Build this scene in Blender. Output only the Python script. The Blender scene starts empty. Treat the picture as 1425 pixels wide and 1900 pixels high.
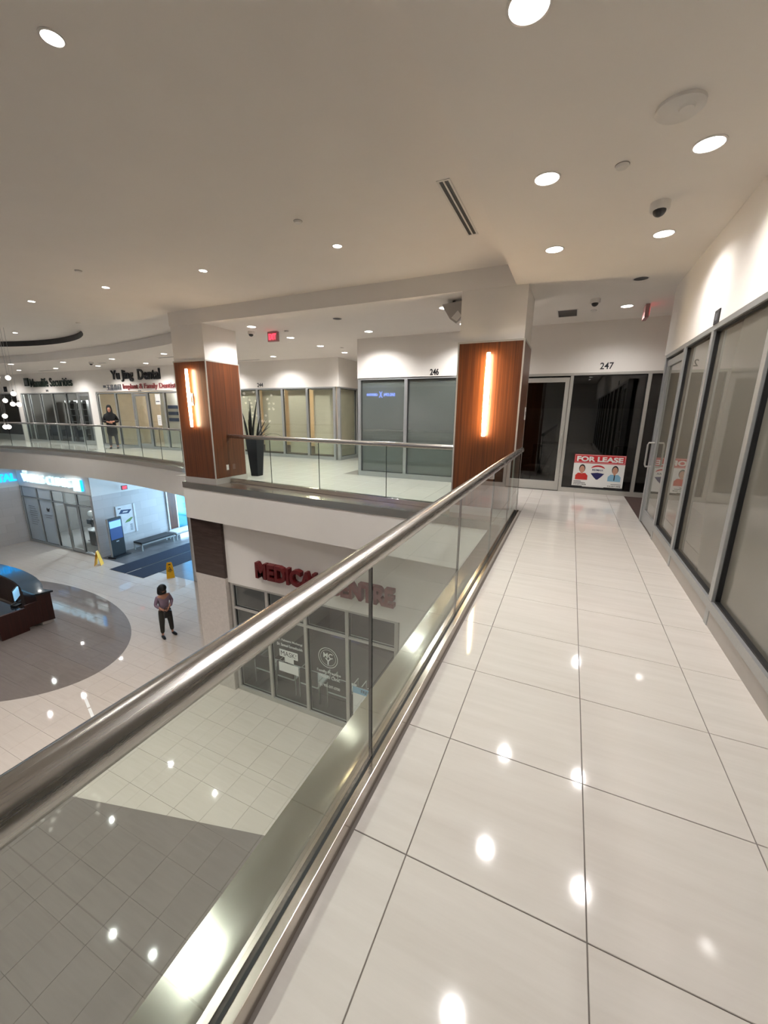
import bpy, bmesh, math, random
from mathutils import Vector, Matrix
random.seed(7)
SC = bpy.context.scene
COL = SC.collection
PI = math.pi
# ------------------------------------------------------------------ camera
def setup_camera():
    yaw, pit, rol, f, h = 0.427088656, 0.243184768, 0.00950935, 739.007, 1.585
    fw = Vector((-math.sin(yaw)*math.cos(pit), math.cos(yaw)*math.cos(pit), -math.sin(pit)))
    r = Vector((math.cos(yaw), math.sin(yaw), 0)); u = r.cross(fw)
    r2 = r*math.cos(rol)+u*math.sin(rol); u2 = -r*math.sin(rol)+u*math.cos(rol)
    cd = bpy.data.cameras.new('camera'); cd.sensor_fit = 'HORIZONTAL'; cd.sensor_width = 36
    cd.lens = f/1425*36; cd.clip_start = 0.02; cd.clip_end = 200
    co = bpy.data.objects.new('camera', cd); COL.objects.link(co)
    M = Matrix((r2, u2, -fw)).transposed().to_4x4(); M.translation = (0, 0, h)
    co.matrix_world = M; SC.camera = co
setup_camera()
# ------------------------------------------------------------------ world, view, large lights
W = bpy.data.worlds.new('daylight'); SC.world = W; W.use_nodes = True
W.node_tree.nodes['Background'].inputs[0].default_value = (0.42, 0.68, 1.0, 1)
W.node_tree.nodes['Background'].inputs[1].default_value = 13.0
SC.view_settings.view_transform = 'Standard'; SC.view_settings.look = 'None'
SC.view_settings.exposure = 0.39; SC.view_settings.gamma = 1; SC.view_settings.use_curve_mapping = False
SC.cycles.max_bounces = 8; SC.cycles.diffuse_bounces = 4; SC.cycles.use_adaptive_sampling = True; SC.cycles.adaptive_threshold = 0.03; SC.cycles.glossy_bounces = 4
SC.cycles.transparent_max_bounces = 24; SC.cycles.caustics_reflective = False; SC.cycles.caustics_refractive = False
SC.cycles.sample_clamp_indirect = 6; SC.cycles.use_denoising = True
WARM = (1.0, 0.965, 0.935); NEUT = (1.0, 0.975, 0.965)
P_WALK, P_CORR, P_ATR, P_LOW = 62, 138, 175, 55       # lamp powers (W)

# ------------------------------------------------------------------ helpers
def lin(c):
    return tuple((v/12.92 if v <= .04045 else ((v+.055)/1.055)**2.4) for v in [x/255 for x in c])
MATS = {}
def nodes(name):
    m = bpy.data.materials.new(name); m.use_nodes = True
    nt = m.node_tree; b = nt.nodes['Principled BSDF']; return m, nt, b
def tex_coord(nt, scale=(1, 1, 1), world=True):
    if world:
        g = nt.nodes.new('ShaderNodeNewGeometry'); src = g.outputs['Position']
    else:
        g = nt.nodes.new('ShaderNodeTexCoord'); src = g.outputs['Object']
    mp = nt.nodes.new('ShaderNodeMapping'); mp.inputs['Scale'].default_value = scale
    nt.links.new(src, mp.inputs[0]); return mp.outputs[0]
def pmat(name, rgb, rough=.5, metal=0, var=0.06, scale=(4, 4, 4), emit=None, es=0, bump=0, spec=None, coat=0, world=True, dark=None):
    m, nt, b = nodes(name)
    c = lin(rgb)
    n = nt.nodes.new('ShaderNodeTexNoise'); n.inputs['Scale'].default_value = 1; n.inputs['Detail'].default_value = 5
    nt.links.new(tex_coord(nt, scale, world), n.inputs['Vector'])
    r = nt.nodes.new('ShaderNodeValToRGB')
    d = lin(dark) if dark else tuple(v*(1-var) for v in c); l = tuple(min(1, v*(1+var)) for v in c) if not dark else c
    r.color_ramp.elements[0].position = .3; r.color_ramp.elements[1].position = .7
    r.color_ramp.elements[0].color = (*d, 1); r.color_ramp.elements[1].color = (*l, 1)
    nt.links.new(n.outputs[0], r.inputs[0]); nt.links.new(r.outputs[0], b.inputs['Base Color'])
    b.inputs['Roughness'].default_value = rough; b.inputs['Metallic'].default_value = metal
    if spec is not None: b.inputs['Specular IOR Level'].default_value = spec
    if coat: b.inputs['Coat Weight'].default_value = coat; b.inputs['Coat Roughness'].default_value = .04
    if emit: b.inputs['Emission Color'].default_value = (*lin(emit), 1); b.inputs['Emission Strength'].default_value = es
    if bump:
        bp = nt.nodes.new('ShaderNodeBump'); bp.inputs['Strength'].default_value = bump; bp.inputs['Distance'].default_value = .004
        nt.links.new(n.outputs[0], bp.inputs['Height']); nt.links.new(bp.outputs[0], b.inputs['Normal'])
    MATS[name] = m; return m
def emat(name, rgb, s):
    m, nt, b = nodes(name); c = lin(rgb)
    b.inputs['Base Color'].default_value = (*c, 1); b.inputs['Emission Color'].default_value = (*c, 1)
    b.inputs['Emission Strength'].default_value = s; MATS[name] = m; return m
def glass(name, tint=(.96, .98, .96), ior=1.75, film=0.0, filmc=(150, 150, 140), rough=0.0):
    m = bpy.data.materials.new(name); m.use_nodes = True; nt = m.node_tree; nt.nodes.clear()
    N = nt.nodes.new; L = nt.links.new
    out = N('ShaderNodeOutputMaterial'); tr = N('ShaderNodeBsdfTransparent'); tr.inputs[0].default_value = (*tint, 1)
    gl = N('ShaderNodeBsdfGlossy'); gl.inputs['Roughness'].default_value = rough; gl.inputs[0].default_value = (1, 1, 1, 1)
    fr = N('ShaderNodeFresnel'); fr.inputs[0].default_value = ior
    ge = N('ShaderNodeNewGeometry'); sb = N('ShaderNodeMath'); sb.operation = 'SUBTRACT'; sb.inputs[0].default_value = 1
    L(ge.outputs['Backfacing'], sb.inputs[1])
    mu = N('ShaderNodeMath'); mu.operation = 'MULTIPLY'; L(fr.outputs[0], mu.inputs[0]); L(sb.outputs[0], mu.inputs[1])
    base = tr.outputs[0]
    if film:
        df = N('ShaderNodeBsdfDiffuse'); df.inputs[0].default_value = (*lin(filmc), 1)
        no = N('ShaderNodeTexNoise'); no.inputs['Scale'].default_value = .6
        m1 = N('ShaderNodeMixShader'); m1.inputs[0].default_value = film; L(tr.outputs[0], m1.inputs[1]); L(df.outputs[0], m1.inputs[2]); base = m1.outputs[0]
    mx = N('ShaderNodeMixShader'); L(mu.outputs[0], mx.inputs[0]); L(base, mx.inputs[1]); L(gl.outputs[0], mx.inputs[2])
    L(mx.outputs[0], out.inputs[0]); MATS[name] = m; return m
def steel(name, rgb, rough, aniso=0):
    m, nt, b = nodes(name); b.inputs['Metallic'].default_value = 1; b.inputs['Base Color'].default_value = (*lin(rgb), 1)
    n = nt.nodes.new('ShaderNodeTexNoise'); n.inputs['Scale'].default_value = 1; n.inputs['Detail'].default_value = 3
    nt.links.new(tex_coord(nt, (420, 6, 420) if name != 'steel_x' else (6, 420, 420)), n.inputs['Vector'])
    mr = nt.nodes.new('ShaderNodeMapRange'); mr.inputs['To Min'].default_value = rough*.93; mr.inputs['To Max'].default_value = rough*1.07
    nt.links.new(n.outputs[0], mr.inputs[0]); nt.links.new(mr.outputs[0], b.inputs['Roughness'])
    if aniso:
        t = nt.nodes.new('ShaderNodeTangent'); t.direction_type = 'UV_MAP'
        b.inputs['Anisotropic'].default_value = aniso; b.inputs['Anisotropic Rotation'].default_value = .25
        nt.links.new(t.outputs[0], b.inputs['Tangent'])
    MATS[name] = m; return m
def wood(name, c1, c2, rough=.35):
    m, nt, b = nodes(name)
    n = nt.nodes.new('ShaderNodeTexNoise'); n.inputs['Scale'].default_value = 1; n.inputs['Detail'].default_value = 6; n.inputs['Distortion'].default_value = .3
    nt.links.new(tex_coord(nt, (38, 38, .7)), n.inputs['Vector'])
    r = nt.nodes.new('ShaderNodeValToRGB'); r.color_ramp.elements[0].position = .32; r.color_ramp.elements[1].position = .68
    r.color_ramp.elements[0].color = (*lin(c1), 1); r.color_ramp.elements[1].color = (*lin(c2), 1)
    nt.links.new(n.outputs[0], r.inputs[0]); nt.links.new(r.outputs[0], b.inputs['Base Color']); b.inputs['Roughness'].default_value = rough
    MATS[name] = m; return m
def tilemat(name, c1, c2, rough, stretch=(1.2, 14, 6)):
    m, nt, b = nodes(name)
    n = nt.nodes.new('ShaderNodeTexNoise'); n.inputs['Scale'].default_value = 1; n.inputs['Detail'].default_value = 8; n.inputs['Roughness'].default_value = .65
    oi = nt.nodes.new('ShaderNodeObjectInfo'); mp = tex_coord(nt, stretch)
    ad = nt.nodes.new('ShaderNodeVectorMath'); ad.operation = 'ADD'; ml = nt.nodes.new('ShaderNodeMath'); ml.operation = 'MULTIPLY'; ml.inputs[1].default_value = 37
    nt.links.new(oi.outputs['Random'], ml.inputs[0]); nt.links.new(mp, ad.inputs[0]); nt.links.new(ml.outputs[0], ad.inputs[1])
    nt.links.new(ad.outputs[0], n.inputs['Vector'])
    r = nt.nodes.new('ShaderNodeValToRGB'); r.color_ramp.elements[0].position = .25; r.color_ramp.elements[1].position = .75
    r.color_ramp.elements[0].color = (*lin(c1), 1); r.color_ramp.elements[1].color = (*lin(c2), 1)
    nt.links.new(n.outputs[0], r.inputs[0]); nt.links.new(r.outputs[0], b.inputs['Base Color'])
    b.inputs['Roughness'].default_value = rough; b.inputs['Specular IOR Level'].default_value = .5
    MATS[name] = m; return m
def gridmat(name, c1, c2, grout, sx, sy, rough, plane='xy'):
    m, nt, b = nodes(name)
    g = nt.nodes.new('ShaderNodeNewGeometry'); sp = nt.nodes.new('ShaderNodeSeparateXYZ'); cb = nt.nodes.new('ShaderNodeCombineXYZ')
    nt.links.new(g.outputs['Position'], sp.inputs[0])
    a = 'XYZ'.index(plane[0].upper()); c = 'XYZ'.index(plane[1].upper())
    nt.links.new(sp.outputs[a], cb.inputs[0]); nt.links.new(sp.outputs[c], cb.inputs[1])
    br = nt.nodes.new('ShaderNodeTexBrick'); br.offset = 0.5 if plane != 'xy' else 0; br.inputs['Scale'].default_value = 1
    br.inputs['Brick Width'].default_value = sx; br.inputs['Row Height'].default_value = sy; br.inputs['Mortar Size'].default_value = .004
    br.inputs['Color1'].default_value = (*lin(c1), 1); br.inputs['Color2'].default_value = (*lin(c2), 1); br.inputs['Mortar'].default_value = (*lin(grout), 1)
    nt.links.new(cb.outputs[0], br.inputs['Vector']); nt.links.new(br.outputs[0], b.inputs['Base Color']); b.inputs['Roughness'].default_value = rough
    MATS[name] = m; return m

pmat('paint', (238, 233, 226), .6, var=.012, scale=(3, 3, 3))
pmat('ceiling_paint', (240, 235, 228), .7, var=.012, scale=(2, 2, 2))
pmat('alu', (176, 178, 178), .38, metal=.65, var=.03, scale=(3, 60, 60))
pmat('alu_warm', (188, 186, 180), .35, metal=.5, var=.03, scale=(3, 60, 60))
pmat('gasket', (14, 14, 15), .5)
pmat('plinth', (172, 166, 160), .45, var=.03)
steel('steel', (205, 196, 186), .2); steel('steel_rail', (180, 177, 172), .27); steel('steel_ledge', (176, 174, 164), .2, .85); steel('steel_x', (205, 196, 186), .22)
wood('wood_panel', (70, 35, 15), (108, 59, 27)); wood('wood_dark', (44, 18, 12), (62, 26, 18), .4)
tilemat('tile_light', (200, 193, 184), (212, 206, 198), .06)
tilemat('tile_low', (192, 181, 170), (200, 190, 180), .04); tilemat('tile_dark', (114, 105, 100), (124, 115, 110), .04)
tilemat('tile_wall', (196, 188, 180), (214, 206, 198), .18, (14, 2, 14)); tilemat('tile_brown', (54, 42, 38), (78, 62, 56), .2, (2, 2, 16))
pmat('grout', (110, 102, 95), .8)
gridmat('tile_far', (210, 203, 194), (214, 207, 198), (150, 144, 138), .6, .6, .07)
gridmat('tile_grey', (104, 100, 100), (112, 108, 108), (88, 84, 84), .6, .6, .2)
gridmat('clad', (196, 190, 186), (206, 200, 196), (178, 172, 168), .9, .42, .35, 'yz'); gridmat('clad_x', (190, 184, 178), (200, 194, 188), (176, 170, 164), .9, .42, .35, 'xz')
glass('rail_glass', (.90, .955, .925), 1.7); glass('clear_glass', (.90, .94, .93), 1.6); glass('dark_glass', (.42, .43, .42), 1.7)
glass('frosted', (.5, .52, .48), 1.6, .82, (126, 122, 112), .01); glass('frosted_green', (.5, .54, .52), 1.9, .6, (112, 120, 116), .01)
glass('frosted_cyan', (.30, .62, .74), 1.5, .4, (110, 190, 225), .02); glass('frosted_white', (.8, .86, .9), 1.5, .55, (200, 208, 212), .02)
pmat('glass_edge', (6, 9, 8), .6, spec=.1)
emat('lamp_white', (255, 250, 242), 14); emat('lamp_spot', (255, 248, 232), 30); emat('lamp_tube', (255, 226, 184), 42); emat('globe_lit', (255, 244, 232), 4)
pmat('black', (12, 12, 13), .4); pmat('dark_grey', (46, 46, 48), .5); pmat('white_plastic', (226, 222, 216), .4, var=.01); pmat('black_cloth', (9, 9, 11), .9, scale=(30, 30, 30))
pmat('interior_dark', (58, 56, 55), .8); pmat('interior_warm', (206, 190, 166), .8); pmat('interior_grey', (120, 116, 112), .8); pmat('carpet', (44, 42, 44), .95, var=.2, scale=(60, 60, 60))
pmat('blind', (214, 198, 172), .8, var=.05, scale=(2, 2, 60)); pmat('red_sign', (92, 12, 16), .4); pmat('red_print', (196, 34, 44), .4, var=.01); pmat('navy', (30, 34, 92), .4, var=.01)
pmat('paper', (236, 236, 232), .6, var=.01); pmat('ink', (18, 18, 22), .5); pmat('ink_green', (26, 44, 36), .4); pmat('ink_red', (146, 62, 64), .5); pmat('ink_grey', (98, 100, 106), .5)
pmat('yellow', (240, 176, 16), .45, var=.03); pmat('mat_navy', (26, 34, 52), .95, var=.2, scale=(50, 50, 50)); pmat('mat_brown', (70, 52, 46), .9, var=.2, scale=(50, 50, 50))
pmat('skin', (176, 128, 106), .5, var=.05, scale=(12, 12, 12)); pmat('hair', (10, 9, 10), .5); pmat('mauve', (136, 116, 132), .85, var=.1, scale=(10, 10, 10)); pmat('olive', (52, 50, 44), .85, var=.1, scale=(10, 10, 10))
pmat('pot_black', (10, 10, 11), .7, spec=.2); pmat('leaf', (14, 20, 14), .45, var=.2, scale=(8, 8, 8)); pmat('soil', (34, 26, 22), .95)
emat('sign_cyan', (30, 180, 255), 1.3); emat('sign_ice', (200, 238, 255), 1.0); emat('sign_blue', (120, 150, 255), 9); emat('exit_red', (255, 50, 70), 3); emat('exit_face', (150, 80, 82), .25); emat('screen_blue', (36, 62, 110), .5); emat('screen_pale', (130, 180, 215), .7)
pmat('exit_box', (150, 110, 108), .5); pmat('poster_blue', (90, 100, 170), .6, var=.3, scale=(5, 5, 5)); pmat('poster_print', (60, 76, 110), .6, var=.2, scale=(9, 9, 9)); pmat('map_green', (116, 150, 84), .6); pmat('shirt_blue', (134, 180, 206), .7); pmat('shirt_red', (196, 44, 36), .7); pmat('face_tone', (196, 146, 122), .6)
pmat('counter_black', (26, 32, 40), .12, coat=.5); pmat('cushion', (50, 46, 46), .6); pmat('glossy_white', (232, 232, 232), .2); pmat('vent_grey', (108, 104, 98), .5); pmat('window_print', (40, 70, 96), .6)

class B:
    """collects faces of one mesh object"""
    def __init__(s): s.v = []; s.f = []
    def poly(s, pts): n = len(s.v); s.v += [tuple(p) for p in pts]; s.f.append(tuple(range(n, n+len(pts)))); return s
    def box(s, x0, x1, y0, y1, z0, z1):
        n = len(s.v); s.v += [(x, y, z) for z in (z0, z1) for y in (y0, y1) for x in (x0, x1)]
        s.f += [tuple(n+i for i in q) for q in ((0, 2, 3, 1), (4, 5, 7, 6), (0, 1, 5, 4), (2, 6, 7, 3), (0, 4, 6, 2), (1, 3, 7, 5))]; return s
    def prism(s, poly, z0, z1):
        a = sum(poly[i][0]*poly[(i+1) % len(poly)][1]-poly[(i+1) % len(poly)][0]*poly[i][1] for i in range(len(poly)))
        if a < 0: poly = poly[::-1]
        n = len(s.v); k = len(poly)
        s.v += [(p[0], p[1], z0) for p in poly]+[(p[0], p[1], z1) for p in poly]
        s.f.append(tuple(n+i for i in reversed(range(k)))); s.f.append(tuple(n+k+i for i in range(k)))
        s.f += [(n+i, n+(i+1) % k, n+k+(i+1) % k, n+k+i) for i in range(k)]; return s
    def tube(s, pts, r, seg=12, cap=True):
        pts = [Vector(p) for p in pts]; rs = r if isinstance(r, (list, tuple)) else [r]*len(pts)
        n = len(s.v); up = None
        for i, p in enumerate(pts):
            d = (pts[min(i+1, len(pts)-1)]-pts[max(i-1, 0)]).normalized()
            if up is None: up = Vector((0, 0, 1)) if abs(d.z) < .9 else Vector((1, 0, 0))
            a = d.cross(up).normalized(); b = a.cross(d).normalized(); up = b
            for k in range(seg):
                t = 2*PI*k/seg; s.v.append(tuple(p+a*rs[i]*math.cos(t)+b*rs[i]*math.sin(t)))
        for i in range(len(pts)-1):
            for k in range(seg):
                s.f.append((n+i*seg+k, n+i*seg+(k+1) % seg, n+(i+1)*seg+(k+1) % seg, n+(i+1)*seg+k))
        if cap:
            s.f.append(tuple(n+k for k in reversed(range(seg)))); e = n+(len(pts)-1)*seg; s.f.append(tuple(e+k for k in range(seg)))
        return s
    def lathe(s, prof, seg=24, c=(0, 0, 0)):
        n = len(s.v); k = len(prof)
        for j in range(seg):
            t = 2*PI*j/seg
            for r, z in prof: s.v.append((c[0]+r*math.cos(t), c[1]+r*math.sin(t), c[2]+z))
        for j in range(seg):
            for i in range(k-1):
                a = n+j*k+i; b = n+((j+1) % seg)*k+i; s.f.append((a, b, b+1, a+1))
        return s
    def sphere(s, c, r, seg=14, rings=8, sc=(1, 1, 1)):
        n = len(s.v)
        for i in range(rings+1):
            ph = PI*i/rings
            for j in range(seg):
                t = 2*PI*j/seg; s.v.append((c[0]+r*sc[0]*math.sin(ph)*math.cos(t), c[1]+r*sc[1]*math.sin(ph)*math.sin(t), c[2]+r*sc[2]*math.cos(ph)))
        for i in range(rings):
            for j in range(seg): s.f.append((n+i*seg+j, n+(i+1)*seg+j, n+(i+1)*seg+(j+1) % seg, n+i*seg+(j+1) % seg))
        return s
    def mesh(s, name, mat, smooth=False, uv=False):
        me = bpy.data.meshes.new(name); me.from_pydata(s.v, [], s.f); me.materials.append(MATS[mat]); me.validate(verbose=False)
        bm = bmesh.new(); bm.from_mesh(me); bmesh.ops.remove_doubles(bm, verts=bm.verts, dist=1e-6); bmesh.ops.recalc_face_normals(bm, faces=bm.faces); bm.to_mesh(me); bm.free()
        if smooth:
            for p in me.polygons: p.use_smooth = True
            try: me.set_sharp_from_angle(angle=math.radians(40))
            except Exception: pass
        return me
    def obj(s, name, mat, parent=None, smooth=False, bevel=0, M=None):
        return link(name, s.mesh(name, mat, smooth), parent, bevel, M)
def link(name, me, parent=None, bevel=0, M=None):
    o = bpy.data.objects.new(name, me); COL.objects.link(o)
    if parent: o.parent = parent
    if M is not None: o.matrix_world = M
    if bevel:
        b = o.modifiers.new('edge', 'BEVEL'); b.width = bevel; b.segments = 2; b.limit_method = 'ANGLE'
    return o
def thing(name, label, cat, loc=(0, 0, 0), rz=0, group=None, kind=None):
    o = bpy.data.objects.new(name, None); COL.objects.link(o); o.empty_display_size = .1
    o.location = loc; o.rotation_euler = (0, 0, rz)
    o.matrix_basis = Matrix.Translation(loc) @ Matrix.Rotation(rz, 4, 'Z')
    return tag(o, label, cat, group, kind)
def tag(o, label=None, cat=None, group=None, kind=None):
    if label: o['label'] = label
    if cat: o['category'] = cat
    if group: o['group'] = group
    if kind: o['kind'] = kind
    return o
def struct(o): o['kind'] = 'structure'; return o
def text_mesh(s, w, h, depth, mat, bold=0.0, shear=0):
    cu = bpy.data.curves.new('lettering', 'FONT'); cu.body = s; cu.extrude = .01; cu.offset = bold; cu.shear = shear; cu.resolution_u = 3
    o = bpy.data.objects.new('lettering', cu); COL.objects.link(o)
    dg = bpy.context.evaluated_depsgraph_get(); me = bpy.data.meshes.new_from_object(o.evaluated_get(dg))
    bpy.data.objects.remove(o); bpy.data.curves.remove(cu)
    xs = [v.co.x for v in me.vertices]; ys = [v.co.y for v in me.vertices]
    x0, x1, y0, y1 = min(xs), max(xs), min(ys), max(ys)
    sx = w/(x1-x0); sy = (h/(y1-y0)) if h else sx
    for v in me.vertices:      # text lies in local x (right), z (up); front face towards -y
        x, y, z = v.co; v.co = ((x-x0)*sx, -depth if z > 0 else 0, (y-y0)*sy)
    me.materials.clear(); me.materials.append(MATS[mat]); me.name = 'lettering'
    bm = bmesh.new(); bm.from_mesh(me); bmesh.ops.remove_doubles(bm, verts=bm.verts, dist=1e-6); bmesh.ops.recalc_face_normals(bm, faces=bm.faces); bm.to_mesh(me); bm.free()
    return me
def letters(s, w, h, depth, mat, parent, M, bold=0, shear=0, name='letter'):
    """one object per letter"""
    me = text_mesh(s, w, h, depth, mat, bold, shear)
    bm = bmesh.new(); bm.from_mesh(me); seen = set(); isl = []
    for v in bm.verts:
        if v in seen: continue
        st = [v]; comp = []; seen.add(v)
        while st:
            a = st.pop(); comp.append(a)
            for e in a.link_edges:
                b = e.other_vert(a)
                if b not in seen: seen.add(b); st.append(b)
        isl.append(comp)
    ivs = sorted([(min(v.co.x for v in c), max(v.co.x for v in c), c) for c in isl], key=lambda t: t[0])
    gr = []
    for a, b, c in ivs:
        if gr and min(b, gr[-1][1])-a > .4*min(b-a, gr[-1][1]-gr[-1][0]): gr[-1][1] = max(gr[-1][1], b); gr[-1][2] += c
        else: gr.append([a, b, list(c)])
    for a, b, c in gr:
        ix = {v: i for i, v in enumerate(c)}; fs = {f for v in c for f in v.link_faces}
        m2 = bpy.data.meshes.new(name); m2.from_pydata([tuple(v.co) for v in c], [], [tuple(ix[v] for v in f.verts) for f in fs]); m2.materials.append(MATS[mat])
        o = bpy.data.objects.new(name, m2); COL.objects.link(o); o.parent = parent; o.matrix_basis = M
    bm.free(); bpy.data.meshes.remove(me)
def text(s, w, h, depth, mat, parent, M, bold=0, shear=0, name='lettering'):
    o = bpy.data.objects.new(name, text_mesh(s, w, h, depth, mat, bold, shear)); COL.objects.link(o); o.parent = parent; o.matrix_basis = M; return o
def T(x, y, z, rz=0): return Matrix.Translation((x, y, z)) @ Matrix.Rotation(rz, 4, 'Z')

# ------------------------------------------------------------------ the setting: slabs, ceilings
ZL = -5.3; ZC = 3.33; ZA = 3.6
ARC = [(-9.0, 7.68), (-10.06, 8.02), (-11.2, 8.26), (-12.3, 8.45), (-13.5, 8.62), (-14.66, 8.74), (-16.5, 8.87), (-18.3, 8.93), (-20, 8.83), (-21.7, 8.64), (-23.4, 8.32), (-25, 7.9), (-29, 6.4)]
FRONT = [(-.9, 5.98), (-8.08, 6.40), (-8.08, 7.3)]+ARC
NEAR = [(-.9, -8), (2.7, -8), (2.7, 5.98), (-.9, 5.98)]
FAR = [(2.7, 5.98), (2.7, 16.5), (-34, 16.5), (-34, 4.8)]+FRONT[::-1]
BACK = [(-34, -8), (-.9, -8), (-.9, -5), (-34, -5)]
def slabs(name, z0, z1, mat):
    b = B()
    for p in (NEAR, FAR, BACK): b.prism(p, z0, z1)
    return struct(b.obj(name, mat))
floor_up = slabs('floor_upper', -.12, -.004, 'grout')
fas = slabs('wall_fascia', -.86, -.135, 'paint')
b = B(); b.prism([(-.895, -8), (2.7, -8), (2.7, 5.99), (-.895, 5.99)], -.135, -.12); b.obj('trim_1', 'steel'); struct(bpy.data.objects['trim_1'])
# low ceiling and raised atrium ceiling
CFRONT = [(-.89, 6.32), (-7.98, 6.42), (-7.98, 7.4)]+ARC
b = B(); b.prism([(-.89, -8), (2.7, -8), (2.7, 6.32), (-.89, 6.32)], ZC, ZC+.5); struct(b.obj('ceiling_walkway', 'ceiling_paint'))
b = B(); b.prism([(2.7, 6.32), (2.7, 16.5), (-34, 16.5), (-34, 4.8)]+CFRONT[::-1], ZC, ZC+.5); struct(b.obj('ceiling_corridor', 'ceiling_paint'))
b = B(); b.prism(BACK, ZC, ZC+.5); struct(b.obj('ceiling_back', 'ceiling_paint'))
# raised ceiling with an oval recess
RC, RA, RB = (-15.2, 5.5), 4.1, 2.4
ring = [(RC[0]+RA*math.cos(2*PI*i/64), RC[1]+RB*math.sin(2*PI*i/64)) for i in range(64)]
bm = bmesh.new()
sq = [bm.verts.new((x, y, ZA)) for x, y in ((-34.1, -5.1), (-.8, -5.1), (-.8, 9.2), (-34.1, 9.2))]
rv = [bm.verts.new((x, y, ZA)) for x, y in ring]; rt = [bm.verts.new((x, y, ZA+.16)) for x, y in ring]
es = [bm.edges.new((sq[i], sq[(i+1) % 4])) for i in range(4)]+[bm.edges.new((rv[i], rv[(i+1) % 64])) for i in range(64)]
bmesh.ops.triangle_fill(bm, use_beauty=True, edges=es)
for i in range(64): bm.faces.new((rv[i], rv[(i+1) % 64], rt[(i+1) % 64], rt[i])).material_index = 1
bm.faces.new(rt)
bmesh.ops.recalc_face_normals(bm, faces=bm.faces)
me = bpy.data.meshes.new('ceiling_atrium'); bm.to_mesh(me); bm.free(); me.materials.append(MATS['ceiling_paint']); me.materials.append(MATS['gasket']); ceil_at = struct(link('ceiling_atrium', me))
# floor coverings ---------------------------------------------------
def clip(poly, rect):
    x0, x1, y0, y1 = rect
    for ax, val, sg in ((0, x0, 1), (0, x1, -1), (1, y0, 1), (1, y1, -1)):
        out = []
        for i in range(len(poly)):
            p, q = poly[i], poly[(i+1) % len(poly)]
            dp, dq = (p[ax]-val)*sg, (q[ax]-val)*sg
            if dp >= 0: out.append(p)
            if (dp > 0 > dq) or (dp < 0 < dq):
                t = dp/(dp-dq); out.append((p[0]+t*(q[0]-p[0]), p[1]+t*(q[1]-p[1])))
        poly = out
        if len(poly) < 3: return []
    return poly
def tile_b(b, x0, x1, y0, y1, z, g=.002, t=.008):
    c = .0012; n = len(b.v)
    b.v += [(x0+g, y0+g, z-t), (x1-g, y0+g, z-t), (x1-g, y1-g, z-t), (x0+g, y1-g, z-t), (x0+g, y0+g, z-c), (x1-g, y0+g, z-c), (x1-g, y1-g, z-c), (x0+g, y1-g, z-c),
            (x0+g+c, y0+g+c, z), (x1-g-c, y0+g+c, z), (x1-g-c, y1-g-c, z), (x0+g+c, y1-g-c, z)]
    for k in (0, 4):
        for i in range(4): j = (i+1) % 4; b.f.append((n+k+i, n+k+j, n+k+4+j, n+k+4+i))
    b.f.append((n+8, n+9, n+10, n+11)); return b
PT = .601; GX, GY = .2202, 1.0638
TM = {}
def tile(x0, x1, y0, y1, z, parent, mat):
    k = (round(x1-x0, 4), round(y1-y0, 4), mat)
    if k not in TM: TM[k] = tile_b(B(), 0, x1-x0, 0, y1-y0, 0).mesh('tile', mat)
    o = bpy.data.objects.new('tile', TM[k]); COL.objects.link(o); o.parent = parent; o.location = (x0, y0, z)
rows = [GY+PT*k for k in range(-3, 25)]
for j in range(len(rows)-1):                       # walkway
    y0, y1 = rows[j], rows[j+1]
    if y0 > 9.2: break
    for x0, x1 in ((-.6, GX-PT), (GX-PT, GX), (GX, GX+PT), (GX+PT, 1.14)):
        tile(x0, x1, y0, min(y1, 9.2), 0, floor_up, 'tile_light')
    if y1 > 6.95:
        for k in range(14):                        # corridor behind the columns
            x1 = -.6-PT*k+ (0 if k else 0); x0 = x1-PT
            if y0 > 9.2 and x0 > -5.0: continue
            tile(x0, x1, max(y0, 6.96), min(y1, 9.2), 0, floor_up, 'tile_light')
for j in range(len(rows)-1):
    y0, y1 = rows[j], rows[j+1]
    if y1 <= 9.2 or y0 > 11.8: continue
    for k in range(8, 16):
        x1 = -.6-PT*k; tile(x1-PT, x1, max(y0, 9.2), min(y1, 11.8), 0, floor_up, 'tile_light')
b = B()
b.box(-.6, 1.14, -8, rows[0], -.01, 0)
b.prism([(-10.2, 8.12), (-10.2, 11.8), (-34, 11.8), (-34, 4.9)]+[(x, y+.02) for x, y in ARC[::-1]], -.01, 0)
b.prism([(-10.2, 8.12), (-9.02, 7.7), (-9.02, 11.8), (-10.2, 11.8)], -.01, -.0005)
b.box(-7.2, -4.9, 11.8, 16.4, -.01, 0); b.box(-34, -.9, -8, -5, -.01, 0)
b.obj('tile_field', 'tile_far', floor_up)['kind'] = 'stuff'
b = B().box(1.14, 2.7, 7.25, 9.2, -.01, 0); b.obj('tile_field', 'mat_brown', floor_up)
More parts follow.
